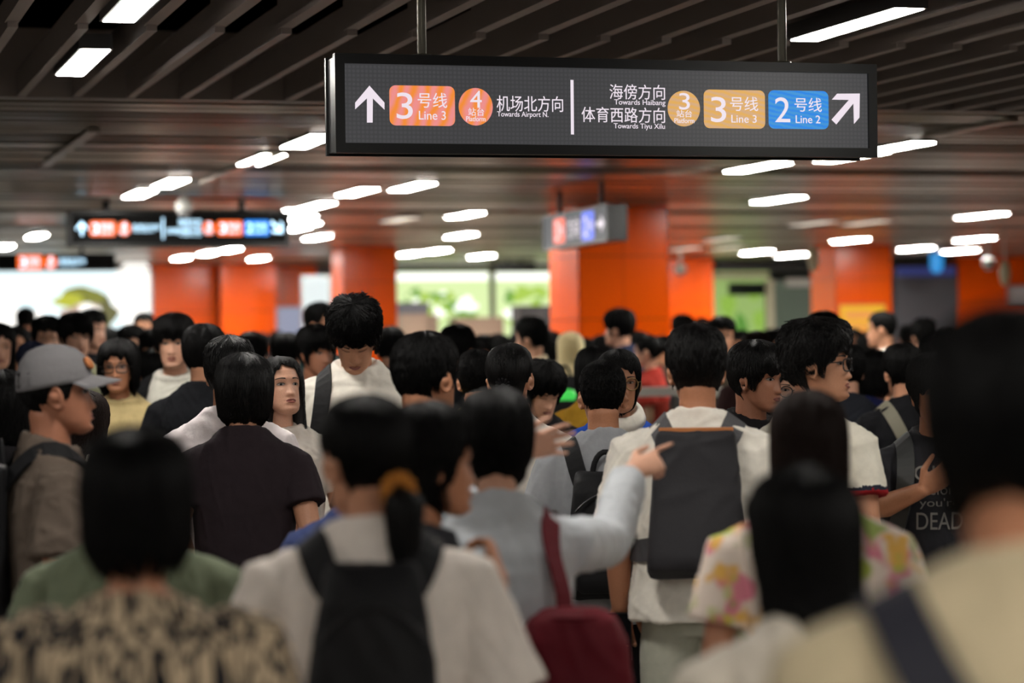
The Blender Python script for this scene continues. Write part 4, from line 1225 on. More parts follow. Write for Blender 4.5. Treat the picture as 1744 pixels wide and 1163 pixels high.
# ================================================================== the crowd, nearest first
WHITE = cloth((226, 220, 208)); CREAM = cloth((190, 175, 144)); BLACKC = cloth((26, 24, 26)); NAVY = cloth((26, 30, 48)); CHAR = cloth((50, 50, 54))
M_BAGBLK = mat('black_nylon', (24, 24, 26), .65, bump=.15, bscale=60, spec=.2)
M_BAGCH = mat('charcoal_nylon', (46, 45, 48), .62, spec=.2, bump=.12, bscale=50)
M_MAROON = mat('maroon_nylon', (96, 18, 30), .65, spec=.2, bump=.15, bscale=50)
SK_L = skin((206, 156, 130)); SK_M = skin((190, 136, 106)); SK_T = skin((164, 110, 84)); SK_W = skin((186, 128, 96))
DEN = cloth((46, 54, 74)); KHK = cloth((120, 108, 84))
def patterned(name, base, cols, scale, stretch, kind='streak'):
    m = mat(name, base, .9, spec=.2)
    nt = m.node_tree; b = nt.nodes['Principled BSDF']
    tc = nt.nodes.new('ShaderNodeTexCoord'); mp = nt.nodes.new('ShaderNodeMapping'); mp.inputs['Scale'].default_value = stretch
    nt.links.new(tc.outputs['Object'], mp.inputs[0])
    prev = None
    for i, (c, lo, hi, sc) in enumerate(cols):
        nz = nt.nodes.new('ShaderNodeTexNoise'); nz.inputs['Scale'].default_value = sc; nz.inputs['Detail'].default_value = 1.5
        nz.noise_dimensions = '4D'; nz.inputs['W'].default_value = i * 7.3
        rp = nt.nodes.new('ShaderNodeValToRGB'); rp.color_ramp.elements[0].position = lo; rp.color_ramp.elements[1].position = hi
        mx = nt.nodes.new('ShaderNodeMix'); mx.data_type = 'RGBA'
        nt.links.new((mp.outputs[0] if sc > scale * .0 else tc.outputs['Object']), nz.inputs['Vector']); nt.links.new(nz.outputs[0], rp.inputs[0]); nt.links.new(rp.outputs[0], mx.inputs[0])
        if prev is None: mx.inputs[6].default_value = (*lin(base), 1)
        else: nt.links.new(prev, mx.inputs[6])
        mx.inputs[7].default_value = (*lin(c), 1); prev = mx.outputs[2]
    nt.links.new(prev, b.inputs['Base Color'])
    return m
M_STREAK = patterned('beige_black_streaks', (200, 178, 148), [((34, 36, 42), .47, .54, 20), ((22, 24, 30), .58, .64, 7)], 1, (4.5, 4.5, .45))
M_FLORAL = patterned('floral_print', (226, 210, 196), [((216, 130, 146), .54, .62, 13), ((176, 188, 80), .56, .64, 15), ((226, 176, 90), .58, .66, 16), ((150, 166, 90), .60, .66, 12)], 1, (1, 1, 1))

# -- foreground ---------------------------------------------------------------
def sling(r, label, m, x0, side_to):
    e = worn(r, 'sling_bag', label, 'bag'); bv = shirt_bvh(r); t = MB()
    strap(t, [(x0 * .9, .16, 1.20), (x0, .08, 1.36), (x0, -.02, 1.44), (x0 * .8, -.12, 1.34), (0, -.15, 1.18), (side_to * .12, -.14, 1.02), (side_to * .19, -.06, .94)], .062, .008, bv, n=40)
    t.build('strap', m, e)
    b = MB(); b.loft([sring(side_to * .20, .06, z, a, d, 20, 3) for z, a, d in ((.80, .03, .09), (.82, .05, .12), (.92, .055, .125), (.98, .05, .12), (1.0, .02, .08))]); b.build('bag_body', m, e, True)
    return e
f1 = person('person with short black hair and plain beige T-shirt, dark sling strap, largest and nearest head', 1730, 530, 2.52, 2, hair='round', wd=1.12, sk=SK_W, smats=[CREAM], pants=DEN, face=False, seed=11, hairline=[(0, .034), (58, .0), (75, -.035), (95, -.05), (125, -.066), (180, -.074)], shirt=dict(sleeve=.7, fold=.005), hscale=1.0)
sling(f1, 'dark navy sling bag strap across the nearest beige T-shirt', mat('navy_webbing', (30, 30, 42), .7), -.14, 1)
f2 = person('person with long black hair and cream shirt, lower edge, in front of the floral blouse', 1366, 794, 3.65, 8, hair='long', fem=1, yaw=32, sk=SK_W, smats=[cloth((222, 212, 196))], pants=KHK, face=False, seed=12)
f3 = person('person with long straight brown hair and floral pastel blouse', 1378, 664, 5.2, 0, hair='long', fem=1, hm=HAIR_BROWN, sk=SK_M, smats=[M_FLORAL], pants=KHK, face=False, seed=13, shirt=dict(loose=.02, sr=.07, sr1=.085, sleeve=.7))
arm_point = dict(e=(.264, .24, 1.33), w=(.318, .43, 1.50), n=(-.5, .3, -.5), t=(-.5, .2, .8), c=.4, f=(.85, .35, .30), point=True)
f4 = person('person in pale grey sweatshirt pointing with both raised hands, maroon bag on one shoulder', 845, 665, 5.4, -4, hair='round', fem=1, sk=SK_L, smats=[cloth((186, 190, 194))], pants=DEN, face=False, seed=14, arms=(dict(e=(.125, .24, 1.36), w=(-.035, .33, 1.565), n=(.2, -.9, -.1), t=(.1, 0, .9), c=.3, f=(-.9, .3, .2)), arm_point), shirt=dict(sleeve=1.9, sr=.072, sr1=.052, loose=.022, fold=.008))
def shoulder_bag(r, label, m, x, zt, w, h):
    e = worn(r, 'shoulder_bag', label, 'bag'); bv = shirt_bvh(r)
    b = MB(); cx, cy = x + .075, -.175
    b.loft([sring(cx, cy, zt - h * q, w * k / 2, .075 * k, 28, 2.6) for q, k in ((0, .25), (.02, .55), (.08, .78), (.22, .95), (.5, 1.06), (.8, 1.0), (.95, .85), (1, .5))][::-1])
    me = remesh(b, .008, 3); setv(me, folds(getv(me), getn(me), .007, 4, .8)); me.materials.append(m); link('bag_body', me, e)
    t = MB(); t.tube([(cx + w * .27 * math.cos(q), cy + .06 * math.sin(q), zt - h * .06) for q in np.linspace(0, 2 * math.pi, 20)], .006, 6, round_ends=False); t.build('drawstring', m, e, True)
    t = MB()
    strap(t, [(cx - .01, cy + .03, zt - .03), (x + .03, -.14, 1.30), (x, -.05, 1.42), (x, .04, 1.41), (x + .02, .12, 1.25), (x + .05, .12, 1.1), (x + .09, .0, 1.02)], .05, .008, bv)
    t.build('strap', m, e)
    return e
shoulder_bag(f4, 'soft maroon drawstring bag hanging from the shoulder of the pale grey sweatshirt', M_MAROON, .115, 1.215, .27, .36)
f5 = person('person in white T-shirt with black backpack and low ponytail in an orange tie', 620, 672, 4.5, 4, hair='tied', fem=1, wd=1.05, yaw=26, sk=SK_M, smats=[cloth((228, 218, 208))], pants=NAVY, face=False, seed=15, arms=(dict(ARMS['down'], e=(.262, -.02, 1.10), w=(.25, .08, .87)), dict(ARMS['down'], e=(.262, -.02, 1.10), w=(.25, .08, .87))), shirt=dict(sleeve=.92, sr=.074, sr1=.092, loose=.026, fold=.007), hscale=1.3)
ponytail(f5, (.012, -.112, -.056), [(.02, -.135, -.075), (.02, -.135, -.14), (.015, -.14, -.26)], .037, tie=(cloth((176, 112, 42)), .010), n=400)
b5 = backpack(f5, 'black backpack of the person with the orange hair tie', M_BAGBLK, w=.285, h=.46, dep=.15, z0=.94, sx=.105, sw=.066, taper=(1.12, .66), handle=False)
t = MB(); t.tube([(.02, -.30, 1.06), (.055, -.305, 1.10), (.09, -.305, 1.13)], .011, 8, flat=.4); t.build('white_tag', mat('white_tag', (190, 190, 186), .6), b5, True)
t = MB(); t.tube([(-.005, -.305, 1.05), (.0, -.31, 1.02)], .017, 10); t.build('green_charm', mat('green_charm', (90, 150, 30), .4), b5, True)
f6 = person('person in profile with chin-length dark hair holding one hand at the chin', 730, 690, 4.92, -80, hair='fringe', fem=1, sk=SK_W, smats=[CHAR], pants=DEN, seed=16, hairline=[(0, .056), (38, .05), (55, .03), (70, -.01), (86, -.05), (110, -.08), (180, -.10)],
    arms=('down', dict(e=(.225, .11, 1.13), w=(.12, .15, 1.345), n=(-.4, -.7, .1), t=(-.6, -.2, .3), c=.7, f=(-.45, -.12, .8))))
f7 = person('person with black bob haircut and beige dress with black streaks', 230, 730, 3.85, 0, hair='bob', fem=1, wd=1.10, sk=SK_W, smats=[M_STREAK], pants=BLACKC, face=False, seed=17, hairline=[(0, .036), (42, .026), (56, -.04), (75, -.074), (110, -.086), (180, -.088)], shirt=dict(loose=.02, sr=.07, sr1=.08, sleeve=.5, hem=.70, flare=.02, drop=.034, neck=.012), hscale=.8)
f8 = person('person in sage green T-shirt standing hidden behind the black bob haircut', 222, 735, 5.2, 0, hair='crop', wd=1.2, sk=SK_W, smats=[cloth((104, 112, 90))], pants=KHK, face=False, seed=18, shirt=dict(sleeve=.75, sr1=.082))

# -- around the plane of focus ---------------------------------------------------
def cap(r, m, mp):
    c = MB(); t = np.linspace(-math.pi, math.pi, 56, endpoint=False); rg = []
    for w_ in np.linspace(.0, 1, 16):
        z = .118 - (.118 - .036) * w_ ** 1.6
        a, f, b = (np.interp(z, HZ, q) for q in (HA, HF, HB)); k = min(1, math.sqrt(max(0, (.118 - z) / .012)))
        T = .013 + .011 * (1 - w_)
        rg.append(np.stack([(a + T * k) * np.sin(t), (f + b) / 2 + ((f - b) / 2 + T * k) * np.cos(t), z + .026 * (1 - w_ ** 2) - .010 * w_ ** 3 * (1 - np.cos(t)) + 0 * t], 1))
    rg.append(rg[-1] * (.93, .93, 1)); c.loft(rg[::-1])
    o = link('cap', xf(c.mesh('cap', m, True), r.H), r.obj)
    b = MB(); n = 17; up, dn = [], []
    for j in range(7):
        v_ = j / 6
        for i in range(n):
            u = -1 + 2 * i / (n - 1); x = .078 * u * (1 - .10 * v_ ** 3)
            y0 = .006 + .092 * math.sqrt(max(0, 1 - (u * .93) ** 2)); y = y0 + v_ * .082 * math.sqrt(max(0.02, 1 - .75 * u * u))
            z = .045 - .020 * v_ - .016 * u * u
            up.append((x, y, z + .003)); dn.append((x, y, z))
    F = []
    for j in range(6):
        for i in range(n - 1): F.append((j * n + i, j * n + i + 1, (j + 1) * n + i + 1, (j + 1) * n + i))
    N = 7 * n
    ring = [i for i in range(n)] + [j * n + n - 1 for j in range(1, 7)] + [6 * n + i for i in range(n - 2, -1, -1)] + [j * n for j in range(5, 0, -1)]
    b.add(up + dn, F + [tuple(q + N for q in f[::-1]) for f in F] + [(ring[i], ring[(i + 1) % len(ring)], ring[(i + 1) % len(ring)] + N, ring[i] + N) for i in range(len(ring))])
    link('brim', xf(b.mesh('brim', m, True), r.H), o)
    q = MB(); q.tube([(0, -.004, 0), (0, .004, 0)], .019, 20, round_ends=False)
    link('patch', xf(q.mesh('patch', mp, True), r.H @ Matrix.Translation((.034, .092, .082)) @ Matrix.Rotation(-.42, 4, 'Z') @ Matrix.Rotation(.5, 4, 'X')), o)
m1 = person('person in grey baseball cap and brown-grey T-shirt, face in profile', 94, 590, 6.6, -72, hair='crop', wd=1.05, sk=skin((166, 110, 84)), smats=[cloth((92, 81, 72))], pants=BLACKC, seed=21, yaw=-6, pitch=4, shirt=dict(sleeve=.8, sr1=.085, loose=.018, fold=.009))
cap(m1, mat('grey_cap_cloth', (124, 122, 124), .9, bump=.2, bscale=60, spec=.2), mat('orange_patch', (184, 112, 60), .7))
backpack(m1, 'dark backpack of the person in the grey cap, strap over the near shoulder', M_BAGBLK, w=.28, h=.42, z0=.98)
m2 = person('person with black mushroom haircut seen from behind in dark plum T-shirt', 414, 605, 8.0, 0, hair='bowl', hm=HAIR_SHEEN, sk=SK_M, smats=[cloth((44, 36, 40))], pants=BLACKC, face=False, seed=22, wd=1.0, arms=(dict(ARMS['down'], e=(.228, -.09, 1.12), w=(.20, .12, .97)), dict(ARMS['down'], e=(.232, -.09, 1.12), w=(.20, .12, .97))), shirt=dict(sleeve=.62, fold=.006), voxel=.0045)
m3 = person('person in white T-shirt standing right behind the dark plum T-shirt, one ear showing', 389, 573, 8.5, -4, hair='short', hm=HAIR_SHEEN, sk=SK_M, smats=[cloth((232, 222, 222))], pants=DEN, face=False, seed=23, hscale=.8, shirt=dict(sleeve=.75, sr1=.082))
m4 = person('young person with long black hair gazing up towards the large sign', 476, 608, 9.05, 192, hair='long', fem=1, hairline=[(0, .086), (30, .072), (50, .04), (66, -.02), (78, -.10), (92, -.26), (130, -.36), (180, -.38)], yaw=18, pitch=16, hm=HAIR_SHEEN, sk=SK_L, smats=[cloth((214, 206, 196))], pants=BLACKC, seed=24, voxel=.0042)
m5 = person('tall person in white T-shirt looking down, messy black hair, black strap on one shoulder', 606, 527, 9.65, 180, hair='tousle', lids=True, pitch=-40, sk=SK_M, smats=[WHITE], pants=KHK, seed=25, voxel=.0045, shirt=dict(sleeve=.85, sr=.07, sr1=.085, loose=.02, fold=.009))
backpack(m5, 'black backpack of the tall person looking down', M_BAGBLK, w=.27, h=.4, z0=1.0, only=1)
m6 = person('person with cropped black hair turned away, one ear lit, behind the profile with chin-length hair', 724, 566, 7.0, -22, hair='short', yaw=-18, sk=SK_W, smats=[cloth((46, 36, 34))], pants=BLACKC, seed=26, hscale=.75, wd=1.05)
m7 = person('person with sleek black hair in a short ponytail, white T-shirt, seen from behind', 867, 583, 8.6, -8, hair='tied', fem=1, yaw=-4, hm=HAIR_SHEEN, sk=SK_M, smats=[cloth((230, 224, 214))], pants=DEN, face=False, seed=27, voxel=.0045)
ponytail(m7, (0, -.112, -.022), [(.0, -.132, -.035), (0, -.134, -.085), (.004, -.13, -.16), (.006, -.125, -.20)], .024, tie=(BLACKC, .005))
m8 = person('person in mustard T-shirt beside the sleek ponytail, only one ear and shoulder showing', 812, 597, 10.0, 4, hair='short', sk=SK_M, smats=[cloth((158, 144, 50))], pants=DEN, face=False, seed=28, hscale=.8)
m9 = person('person with short wavy black hair looking down, beside the sleek ponytail', 923, 621, 10.4, 204, hair='fringe', fem=1, pitch=-28, lids=True, sk=SK_L, smats=[BLACKC], pants=BLACKC, seed=29, hairline=[(0, .046), (40, .036), (58, .0), (75, -.03), (95, -.02), (115, -.04), (150, -.07), (180, -.08)])
m10 = person('person with buzz cut in heather grey T-shirt wearing a small black backpack', 1026, 612, 8.0, 0, hair='crop', sk=SK_W, smats=[cloth((158, 160, 164))], pants=BLACKC, face=False, seed=30, wd=1.03, voxel=.0045, shirt=dict(sleeve=.62, sr1=.08, fold=.008))
backpack(m10, 'small black backpack with a loop handle on the heather grey T-shirt', M_BAGBLK, w=.30, h=.44, z0=.90, dep=.17, sx=.11, taper=(1.05, .72), e=2.6)
m11 = person('person in blue jacket with white collar and thin glasses behind the buzz cut', 1053, 594, 9.1, 182, hair='tied', fem=1, sk=SK_W, smats=[cloth((28, 70, 160))], pants=DEN, seed=31, yaw=6, hairline=[(0, .064), (34, .056), (52, .02), (66, -.03), (80, -.06), (110, -.08), (180, -.09)], hscale=1.2)
glasses(m11, mat('thin_gold_rim', (150, 120, 80), .3, .8), True)
t = np.linspace(0, 2 * math.pi, 30, endpoint=False)
cr = lambda r_, z: np.stack([r_ * .98 * np.cos(t), -.004 + r_ * .95 * np.sin(t), z - .55 * r_ * np.sin(t)], 1)
c = MB(); c.loft([cr(.076, 1.458), cr(.112, 1.452), cr(.102, 1.478), cr(.082, 1.496), cr(.074, 1.494), cr(.074, 1.46)]); link('collar', c.mesh('collar', WHITE, True), m11.obj)
lw = (.245, .06, .872)
m12 = person('person in white sweatshirt seen from behind with a large charcoal roll-top backpack', 1186, 555, 7.25, -6, hair='short', yaw=6, wd=1.06, hm=HAIR_SHEEN, sk=SK_W, smats=[cloth((232, 226, 214))], pants=cloth((176, 176, 160)), face=False, seed=32, voxel=.0045, hscale=.95,
    arms=(dict(ARMS['down'], w=lw, n=(-.2, -1, .1), t=(-.6, -.2, -.1), c=.7), 'down'), shirt=dict(sleeve=.98, sr=.076, sr1=.084, loose=.026, hem=.845, fold=.009, neck=.004))
b12 = backpack(m12, 'large charcoal roll-top backpack with a tan top edge on the white sweatshirt', M_BAGCH, w=.285, h=.43, dep=.15, z0=.985, trim=mat('tan_edge', (196, 122, 66), .6), handle=False, pocket=False, sx=.098, sw=.068, taper=(1.05, .82), e=3.4, m_strap=mat('grey_webbing', (74, 73, 76), .7))
t = MB(); t.bx(.03, .058, -.315, -.309, 1.072, 1.078); t.build('logo_mark', mat('grey_mark', (110, 110, 112), .5), b12)
phone(m12, (-.245, .06, .872), (0, .10, -1), (0, -1, -.1), 'black phone held low in the hand beside the charcoal backpack')
m13 = person('young person in black T-shirt in three-quarter profile, beside the man in glasses', 1287, 581, 8.4, -134, hair='fringe', yaw=4, pitch=-3, hm=HAIR_SHEEN, sk=SK_T, smats=[BLACKC], pants=BLACKC, seed=33, voxel=.0042, hscale=.85)
m14 = person('person with round black glasses peeking between the black T-shirt and the white polo', 1340, 607, 9.4, 188, hair='long', fem=1, sk=SK_L, smats=[CHAR], pants=DEN, seed=34, pitch=-4)
glasses(m14, round_=True)
m15 = person('young person in glasses with tousled black hair and white polo with striped cuffs', 1391, 549, 7.6, -48, hair='tousle', yaw=-62, pitch=3, hm=HAIR_SHEEN, sk=SK_M, smats=[cloth((226, 220, 204)), cloth((150, 30, 36)), cloth((40, 44, 56))], pants=KHK, seed=35, voxel=.0042, hscale=1.05, shirt=dict(sleeve=.66, trim=1, collar=True))
glasses(m15)
c = MB(); c.tube([(.0765 * math.cos(q), -.006 + .074 * math.sin(q), 1.470 - .35 * .074 * math.sin(q)) for q in np.linspace(0, 2 * math.pi, 30)], .0035, 6, round_ends=False)
link('collar_piping', c.mesh('collar_piping', cloth((176, 40, 40)), True), m15.obj)
arm_chest = dict(e=(.238, .05, 1.19), w=(.085, .215, 1.275), n=(-.1, -.85, .3), t=(.2, .1, .9), c=.25, f=(-.62, .25, .45))
m16 = person('person in dark printed T-shirt with backpack strap, forearm across the chest', 1592, 604, 7.8, 180, hair='fringe', sk=SK_W, smats=[cloth((40, 40, 44))], pants=BLACKC, seed=36, arms=('down', arm_chest), shirt=dict(sleeve=.85, sr=.07, sr1=.085, loose=.018))
backpack(m16, 'dark grey backpack of the person in the printed T-shirt, strap on the chest', mat('dark_grey_nylon', (44, 46, 46), .6), w=.28, h=.42, z0=.98)
def chest_print(r, rows, m, x0, x1, ztop, back=None):
    bv = shirt_bvh(r); me_all = MB()
    for s_, h, (a, b) in rows:
        me = textmesh(s_, (a, ztop - h, b, ztop), 0); v_ = getv(me)
        fs = [tuple(p.vertices) for p in me.polygons]; out = []
        for x, y, z in v_:
            q = bv.ray_cast(Vector((-x, .5, z)), Vector((0, -1, 0)))
            yy = q[0].y if q[0] is not None else .14
            out.append((-x, yy + .003 + (0.001 if y < 0 else 0), z))
        me_all.add(out, [f[::-1] for f in fs]); ztop -= h + .012
    return link('print', me_all.mesh('print', m), r.obj)
chest_print(m16, [('GIVE', .05, (-.095, .065)), ('before', .036, (-.07, .055)), ("you're", .036, (-.08, .05)), ('DEAD', .058, (-.09, .065))], mat('print_grey', (120, 118, 114), .8), -.1, .1, 1.35)
m17 = person('person in black T-shirt with elbow out and pale strap, beyond the printed T-shirt', 1538, 588, 11.0, 10, hair='short', sk=SK_M, smats=[cloth((22, 22, 25))], pants=KHK, face=False, seed=37, arms=(dict(e=(.33, -.04, 1.13), w=(.22, .10, .98), n=(-1, 0, 0), t=(0, 1, 0), c=.4), 'down'))
sling(m17, 'pale khaki sling bag strap across the black T-shirt with elbow out', mat('khaki_webbing', (112, 108, 92), .7), -.1, 1)
cb = person('person in slate blue T-shirt mostly hidden behind the white T-shirt with ponytail', 616, 716, 6.3, 0, hair='short', fem=1, sk=SK_M, smats=[cloth((58, 68, 106))], pants=DEN, face=False, seed=38, arms=(dict(ARMS['phone'], e=(.255, -.02, 1.12)), 'phone'), shirt=dict(sleeve=.7))

# -- left of the picture, middle distance ------------------------------------------
c10 = person('person with long brown hair and white T-shirt under a navy backpack, behind the cap', 142, 664, 8.6, -28, hair='long', fem=1, hm=HAIR_BROWN, sk=SK_M, smats=[WHITE], pants=DEN, face=False, seed=41)
b10 = backpack(c10, 'navy backpack with a small round pin behind the chin of the person in the cap', mat('navy_nylon', (28, 32, 56), .6), w=.30, h=.42, z0=.95)
t = MB(); t.tube([(.02 + .016 * math.cos(q), -.285, 1.18 + .016 * math.sin(q)) for q in np.linspace(0, 2 * math.pi, 16)], .003, 6, round_ends=False); t.build('pin', M_RAIL, b10)
c9 = person('person with black bob haircut cut by the picture edge behind the grey cap', 4, 630, 7.35, -6, hair='bob', fem=1, sk=SK_M, smats=[BLACKC], pants=BLACKC, face=False, seed=42, hscale=.7)
c1 = person('person in beige printed T-shirt and glasses holding a phone, facing the camera', 202, 577, 11.2, 180, hair='bob', fem=1, sk=SK_W, smats=[cloth((196, 176, 126))], pants=DEN, seed=43, arms=('phone', 'down'), hscale=.8, hairline=[(0, .062), (30, .055), (50, .02), (66, -.06), (80, -.085), (110, -.10), (180, -.11)], shirt=dict(neck=.01))
glasses(c1)
chest_print(c1, [('K\'haus', .04, (-.07, .05))], mat('print_rust', (120, 60, 40), .8), -.1, .1, 1.25)
phone(c1, (-.115, .225, 1.19), (.12, .25, .06), (.1, -.2, .9), 'pale green phone held by the person in beige printed T-shirt', mat('pale_green_case', (150, 168, 150), .5))
e_ = worn(c1, 'sling_bag', 'cream cross-body strap and bag on the beige printed T-shirt', 'bag'); bv = shirt_bvh(c1); t = MB()
strap(t, [(.13, -.02, 1.40), (.13, .10, 1.33), (.05, .15, 1.2), (-.06, .15, 1.05), (-.17, .08, .95)], .07, .01, bv); t.build('strap', cloth((196, 190, 160)), e_)
t = MB(); t.loft([sring(-.2, .02, z, .04, .1, 18, 3) for z in (.78, .95)]); t.build('bag_body', cloth((196, 190, 160)), e_, True)
c2 = person('tall person in white tank shirt with black backpack straps, before the orange wall', 297, 537, 12.0, 180, hair='fringe', sk=SK_L, smats=[cloth((210, 208, 196))], pants=CHAR, seed=44, hscale=1.1, shirt=dict(neck=.016, sleeve=.7))
backpack(c2, 'black backpack on the tall person in the white tank shirt', M_BAGBLK, sx=.125, sw=.065)
c3 = person('person in black T-shirt seen from behind next to the white tank shirt', 347, 555, 10.8, -14, hair='short', sk=SK_M, smats=[cloth((20, 21, 25))], pants=BLACKC, face=False, seed=45, wd=1.08, shirt=dict(sleeve=.9, sr1=.085, sr=.072))

# -- the deeper crowd: a few builds, copied person by person -------------------------
ARCH = {}
for k, kw in dict(man=dict(hair='short'), boy=dict(hair='fringe'), crop=dict(hair='crop'), bob=dict(hair='bob', fem=1, hscale=.8, hairline=[(0, .058), (36, .05), (55, .01), (70, -.06), (90, -.09), (180, -.105)]), long=dict(hair='long', fem=1), bun=dict(hair='tied', fem=1)).items():
    ARCH[k] = person_meshes(smats=[CHAR], voxel=.007, seed=60 + len(ARCH), **kw)
tmp = MB(); tmp.tube([(0, -.125, .03), (0, -.15, .035)], .034, 12); BUN = xf(tmp.mesh('hair_bun', HAIR_BLACK, True), ARCH['bun'].H)
first = {}
def crowd(kind, px, ytop, d, rot, col, label, group=None, hm=None, sk=None):
    loc, s = place(px, ytop, d)
    a = ARCH[kind]
    if kind not in first:
        o = assemble(a, label, loc, rot, s).obj
        if kind == 'bun': link('hair_bun', BUN, o)
        first[kind] = o
    else:
        src = first[kind]
        o = src.copy(); C.objects.link(o)
        for ch in list(src.children):
            q = ch.copy(); C.objects.link(q); q.parent = o
        o.location = loc; o.rotation_euler = (0, 0, math.radians(rot)); o.scale = (s,) * 3
        if 'group' in o: del o['group']
    tag(o, label, 'person', group)
    for ch in o.children:
        m_ = None
        if ch.name.startswith('shirt'): m_ = cloth(col)
        if hm and ch.name.startswith('hair'): m_ = hm
        if m_:
            ch.material_slots[0].link = 'OBJECT'; ch.material_slots[0].material = m_
    o.material_slots[0].link = 'OBJECT'; o.material_slots[0].material = sk or rnd.choice((SK_L, SK_M, SK_T, SK_W))
    q = P(); q.loc, q.rot, q.s, q.shirt, q.obj, q.H = loc, rot, s, a.shirt, o, a.H
    return q
K, W_, N_, G_ = (28, 28, 32), (214, 208, 198), (34, 40, 62), (96, 98, 102)
crowd('crop', 43, 524, 25, 0, K, 'tall person with dark flat-top hair standing out against the bright poster')
crowd('crop', 30, 556, 16, 176, (44, 92, 168), 'person in bright blue shirt facing the camera at the picture edge')
crowd('long', -4, 553, 13.6, 200, (180, 170, 150), 'person with long black hair cut by the picture edge above the bright blue shirt', sk=SK_L)
crowd('crop', 56, 583, 12.5, 20, (120, 110, 96), 'person with round navy hair behind the back of the grey cap', hm=hairmat('navy_black_hair', (18, 22, 40)))
crowd('man', 80, 543, 15, 196, (90, 84, 76), 'person with cropped hair facing the camera right above the grey cap')
crowd('boy', 127, 537, 14.5, 208, (150, 150, 120), 'person with shaggy black fringe above the brim of the grey cap')
crowd('man', 153, 531, 17.5, 235, (28, 28, 32), 'person in half profile beneath the green plant on the bright poster')
crowd('boy', 184, 562, 20, 180, (60, 70, 90), 'small face between the shaggy fringe and the person in beige printed T-shirt')
crowd('bob', 224, 556, 16.5, 190, K, 'person with dark wavy hair just behind the beige printed T-shirt')
crowd('crop', 246, 533, 21, 178, W_, 'person in white shirt standing at the corner where poster meets orange wall')
crowd('bob', 244, 590, 15.5, 176, W_, 'small person in pale top below the white shirt at the poster corner')
crowd('boy', 268, 564, 15, 160, N_, 'face half hidden behind the tall white tank shirt')
crowd('man', 262, 600, 13.3, 10, (24, 30, 40), 'dark navy back between the beige T-shirt and the white tank shirt')
crowd('man', 428, 570, 14.3, 5, K, 'person with dark hair peeking out behind the white T-shirt with one ear showing')
crowd('man', 487, 572, 15, -20, G_, 'person seen from behind above the young person gazing up')
crowd('boy', 536, 559, 12.2, 215, (30, 30, 36), 'person in dark top and fringe beside the tall person looking down', sk=SK_T)
crowd('man', 541, 519, 18, -120, (40, 60, 60), 'person standing tall in front of the white glass panel')
crowd('man', 664, 561, 15, 0, (70, 84, 96), 'person seen from behind at the foot of the slimmer orange column')
crowd('man', 777, 558, 13.5, -30, (24, 26, 30), 'person with dark hair next to the cropped head with lit ear')
crowd('boy', 824, 574, 18, 170, G_, 'small face above the mustard T-shirt')
crowd('man', 908, 544, 16.2, 72, (196, 180, 150), 'person in cream top facing sideways before the black cabinet')
crowd('bob', 936, 566, 19, 60, (150, 144, 140), 'person behind the cream top, before the black cabinet')
q = crowd('long', 970, 568, 17, -18, (66, 92, 158), 'person with bleached blond hair in denim blue top', hm=HAIR_BLOND)
backpack(q, 'black backpack on the denim blue top', M_BAGBLK)
crowd('boy', 1058, 529, 18.2, 68, N_, 'person in dark navy in profile before the widest orange column', sk=SK_L)
crowd('bob', 1012, 594, 11.3, 0, (150, 112, 30), 'person in mustard patterned top just behind the buzz cut')
crowd('man', 1027, 574, 19.7, 12, K, 'dark head in front of the navy profile at the widest orange column')
q = crowd('bun', 1106, 571, 17.4, 78, (176, 56, 46), 'person in brick red top with hair in a bun', sk=SK_L)
sling(q, 'dark bag strap across the brick red top', M_BAGBLK, .1, -1)
crowd('long', 1089, 566, 19, 30, K, 'dark haired person right behind the brick red top')
crowd('man', 1228, 543, 17, 190, (84, 74, 62), 'person in olive brown shirt behind the white sweatshirt', sk=SK_M)
crowd('man', 1164, 538, 21.5, 20, G_, 'dark head before the short orange wall, behind the roll-top backpack wearer')
crowd('crop', 1196, 541, 24, 160, (120, 120, 130), 'small head before the short orange wall next to the green shopfront')
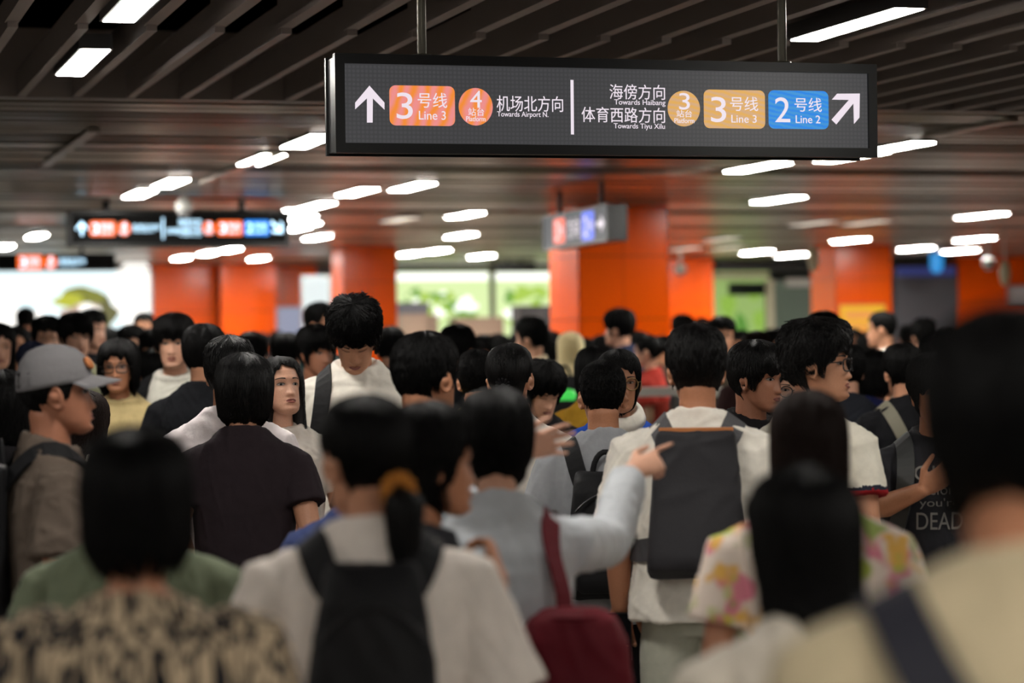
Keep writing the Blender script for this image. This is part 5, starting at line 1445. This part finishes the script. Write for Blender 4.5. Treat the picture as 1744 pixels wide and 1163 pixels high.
crowd('long', 1290, 566, 14.5, 8, (60, 40, 40), 'person with dark reddish hair before the shop doorway', hm=HAIR_BROWN)
crowd('man', 1333, 563, 15, 150, K, 'person between the black T-shirt profile and the man in glasses')
crowd('man', 1404, 536, 13.2, 5, (40, 42, 46), 'dark head right behind the tousled hair, before the yellow poster column')
crowd('crop', 1506, 531, 17.8, 76, (190, 188, 180), 'person in white collared top in profile beside the yellow poster', sk=SK_M)
crowd('boy', 1574, 545, 19.6, 10, (170, 160, 128), 'person with spiky hair in cream top before the grey shutter')
crowd('man', 1594, 574, 12.6, -10, (34, 38, 42), 'dark shape of a person behind the elbow-out black T-shirt')
crowd('bob', 1489, 601, 12.3, -80, (28, 32, 70), 'short person with tied dark hair under the yellow poster')
crowd('man', 1443, 592, 11.6, 0, (34, 36, 42), 'dark suited back right behind the man in glasses')
fill = [('the bright poster', 'travellers deep in the crowd by the bright poster', [(8, 566, 22), (62, 562, 24), (104, 560, 27), (170, 556, 29), (206, 560, 25), (232, 562, 27)]),
        ('the orange wall', 'travellers deep in the crowd by the orange wall', [(318, 572, 22), (368, 566, 28), (392, 570, 24), (446, 568, 26), (470, 566, 30), (498, 572, 23), (516, 566, 27)]),
        ('the green posters', 'travellers deep in the crowd by the green posters', [(690, 572, 24), (724, 574, 20), (746, 576, 26), (790, 572, 24), (846, 572, 21), (880, 566, 25), (900, 570, 28)]),
        ('the widest orange column', 'travellers deep in the crowd by the widest orange column', [(952, 580, 21), (998, 578, 22), (1044, 584, 21.6), (1126, 572, 20), (1182, 566, 29)]),
        ('the shop doorway', 'travellers deep in the crowd by the shop doorway', [(1262, 566, 20.5), (1312, 562, 25), (1352, 564, 20), (1452, 560, 22), (1476, 566, 20), (1546, 556, 24), (1612, 562, 20)])]
i = 0
for where, grp, lst in fill:
    for (x, y, d) in lst:
        crowd(('man', 'bob', 'boy', 'crop', 'long')[i % 5], x, y, d, (0, 180, 160, 20, 200, -60)[i % 6], rnd.choice((K, W_, N_, G_, (90, 70, 60), (110, 50, 46))), 'small dark haired person deep in the crowd before ' + where, grp)
        i += 1
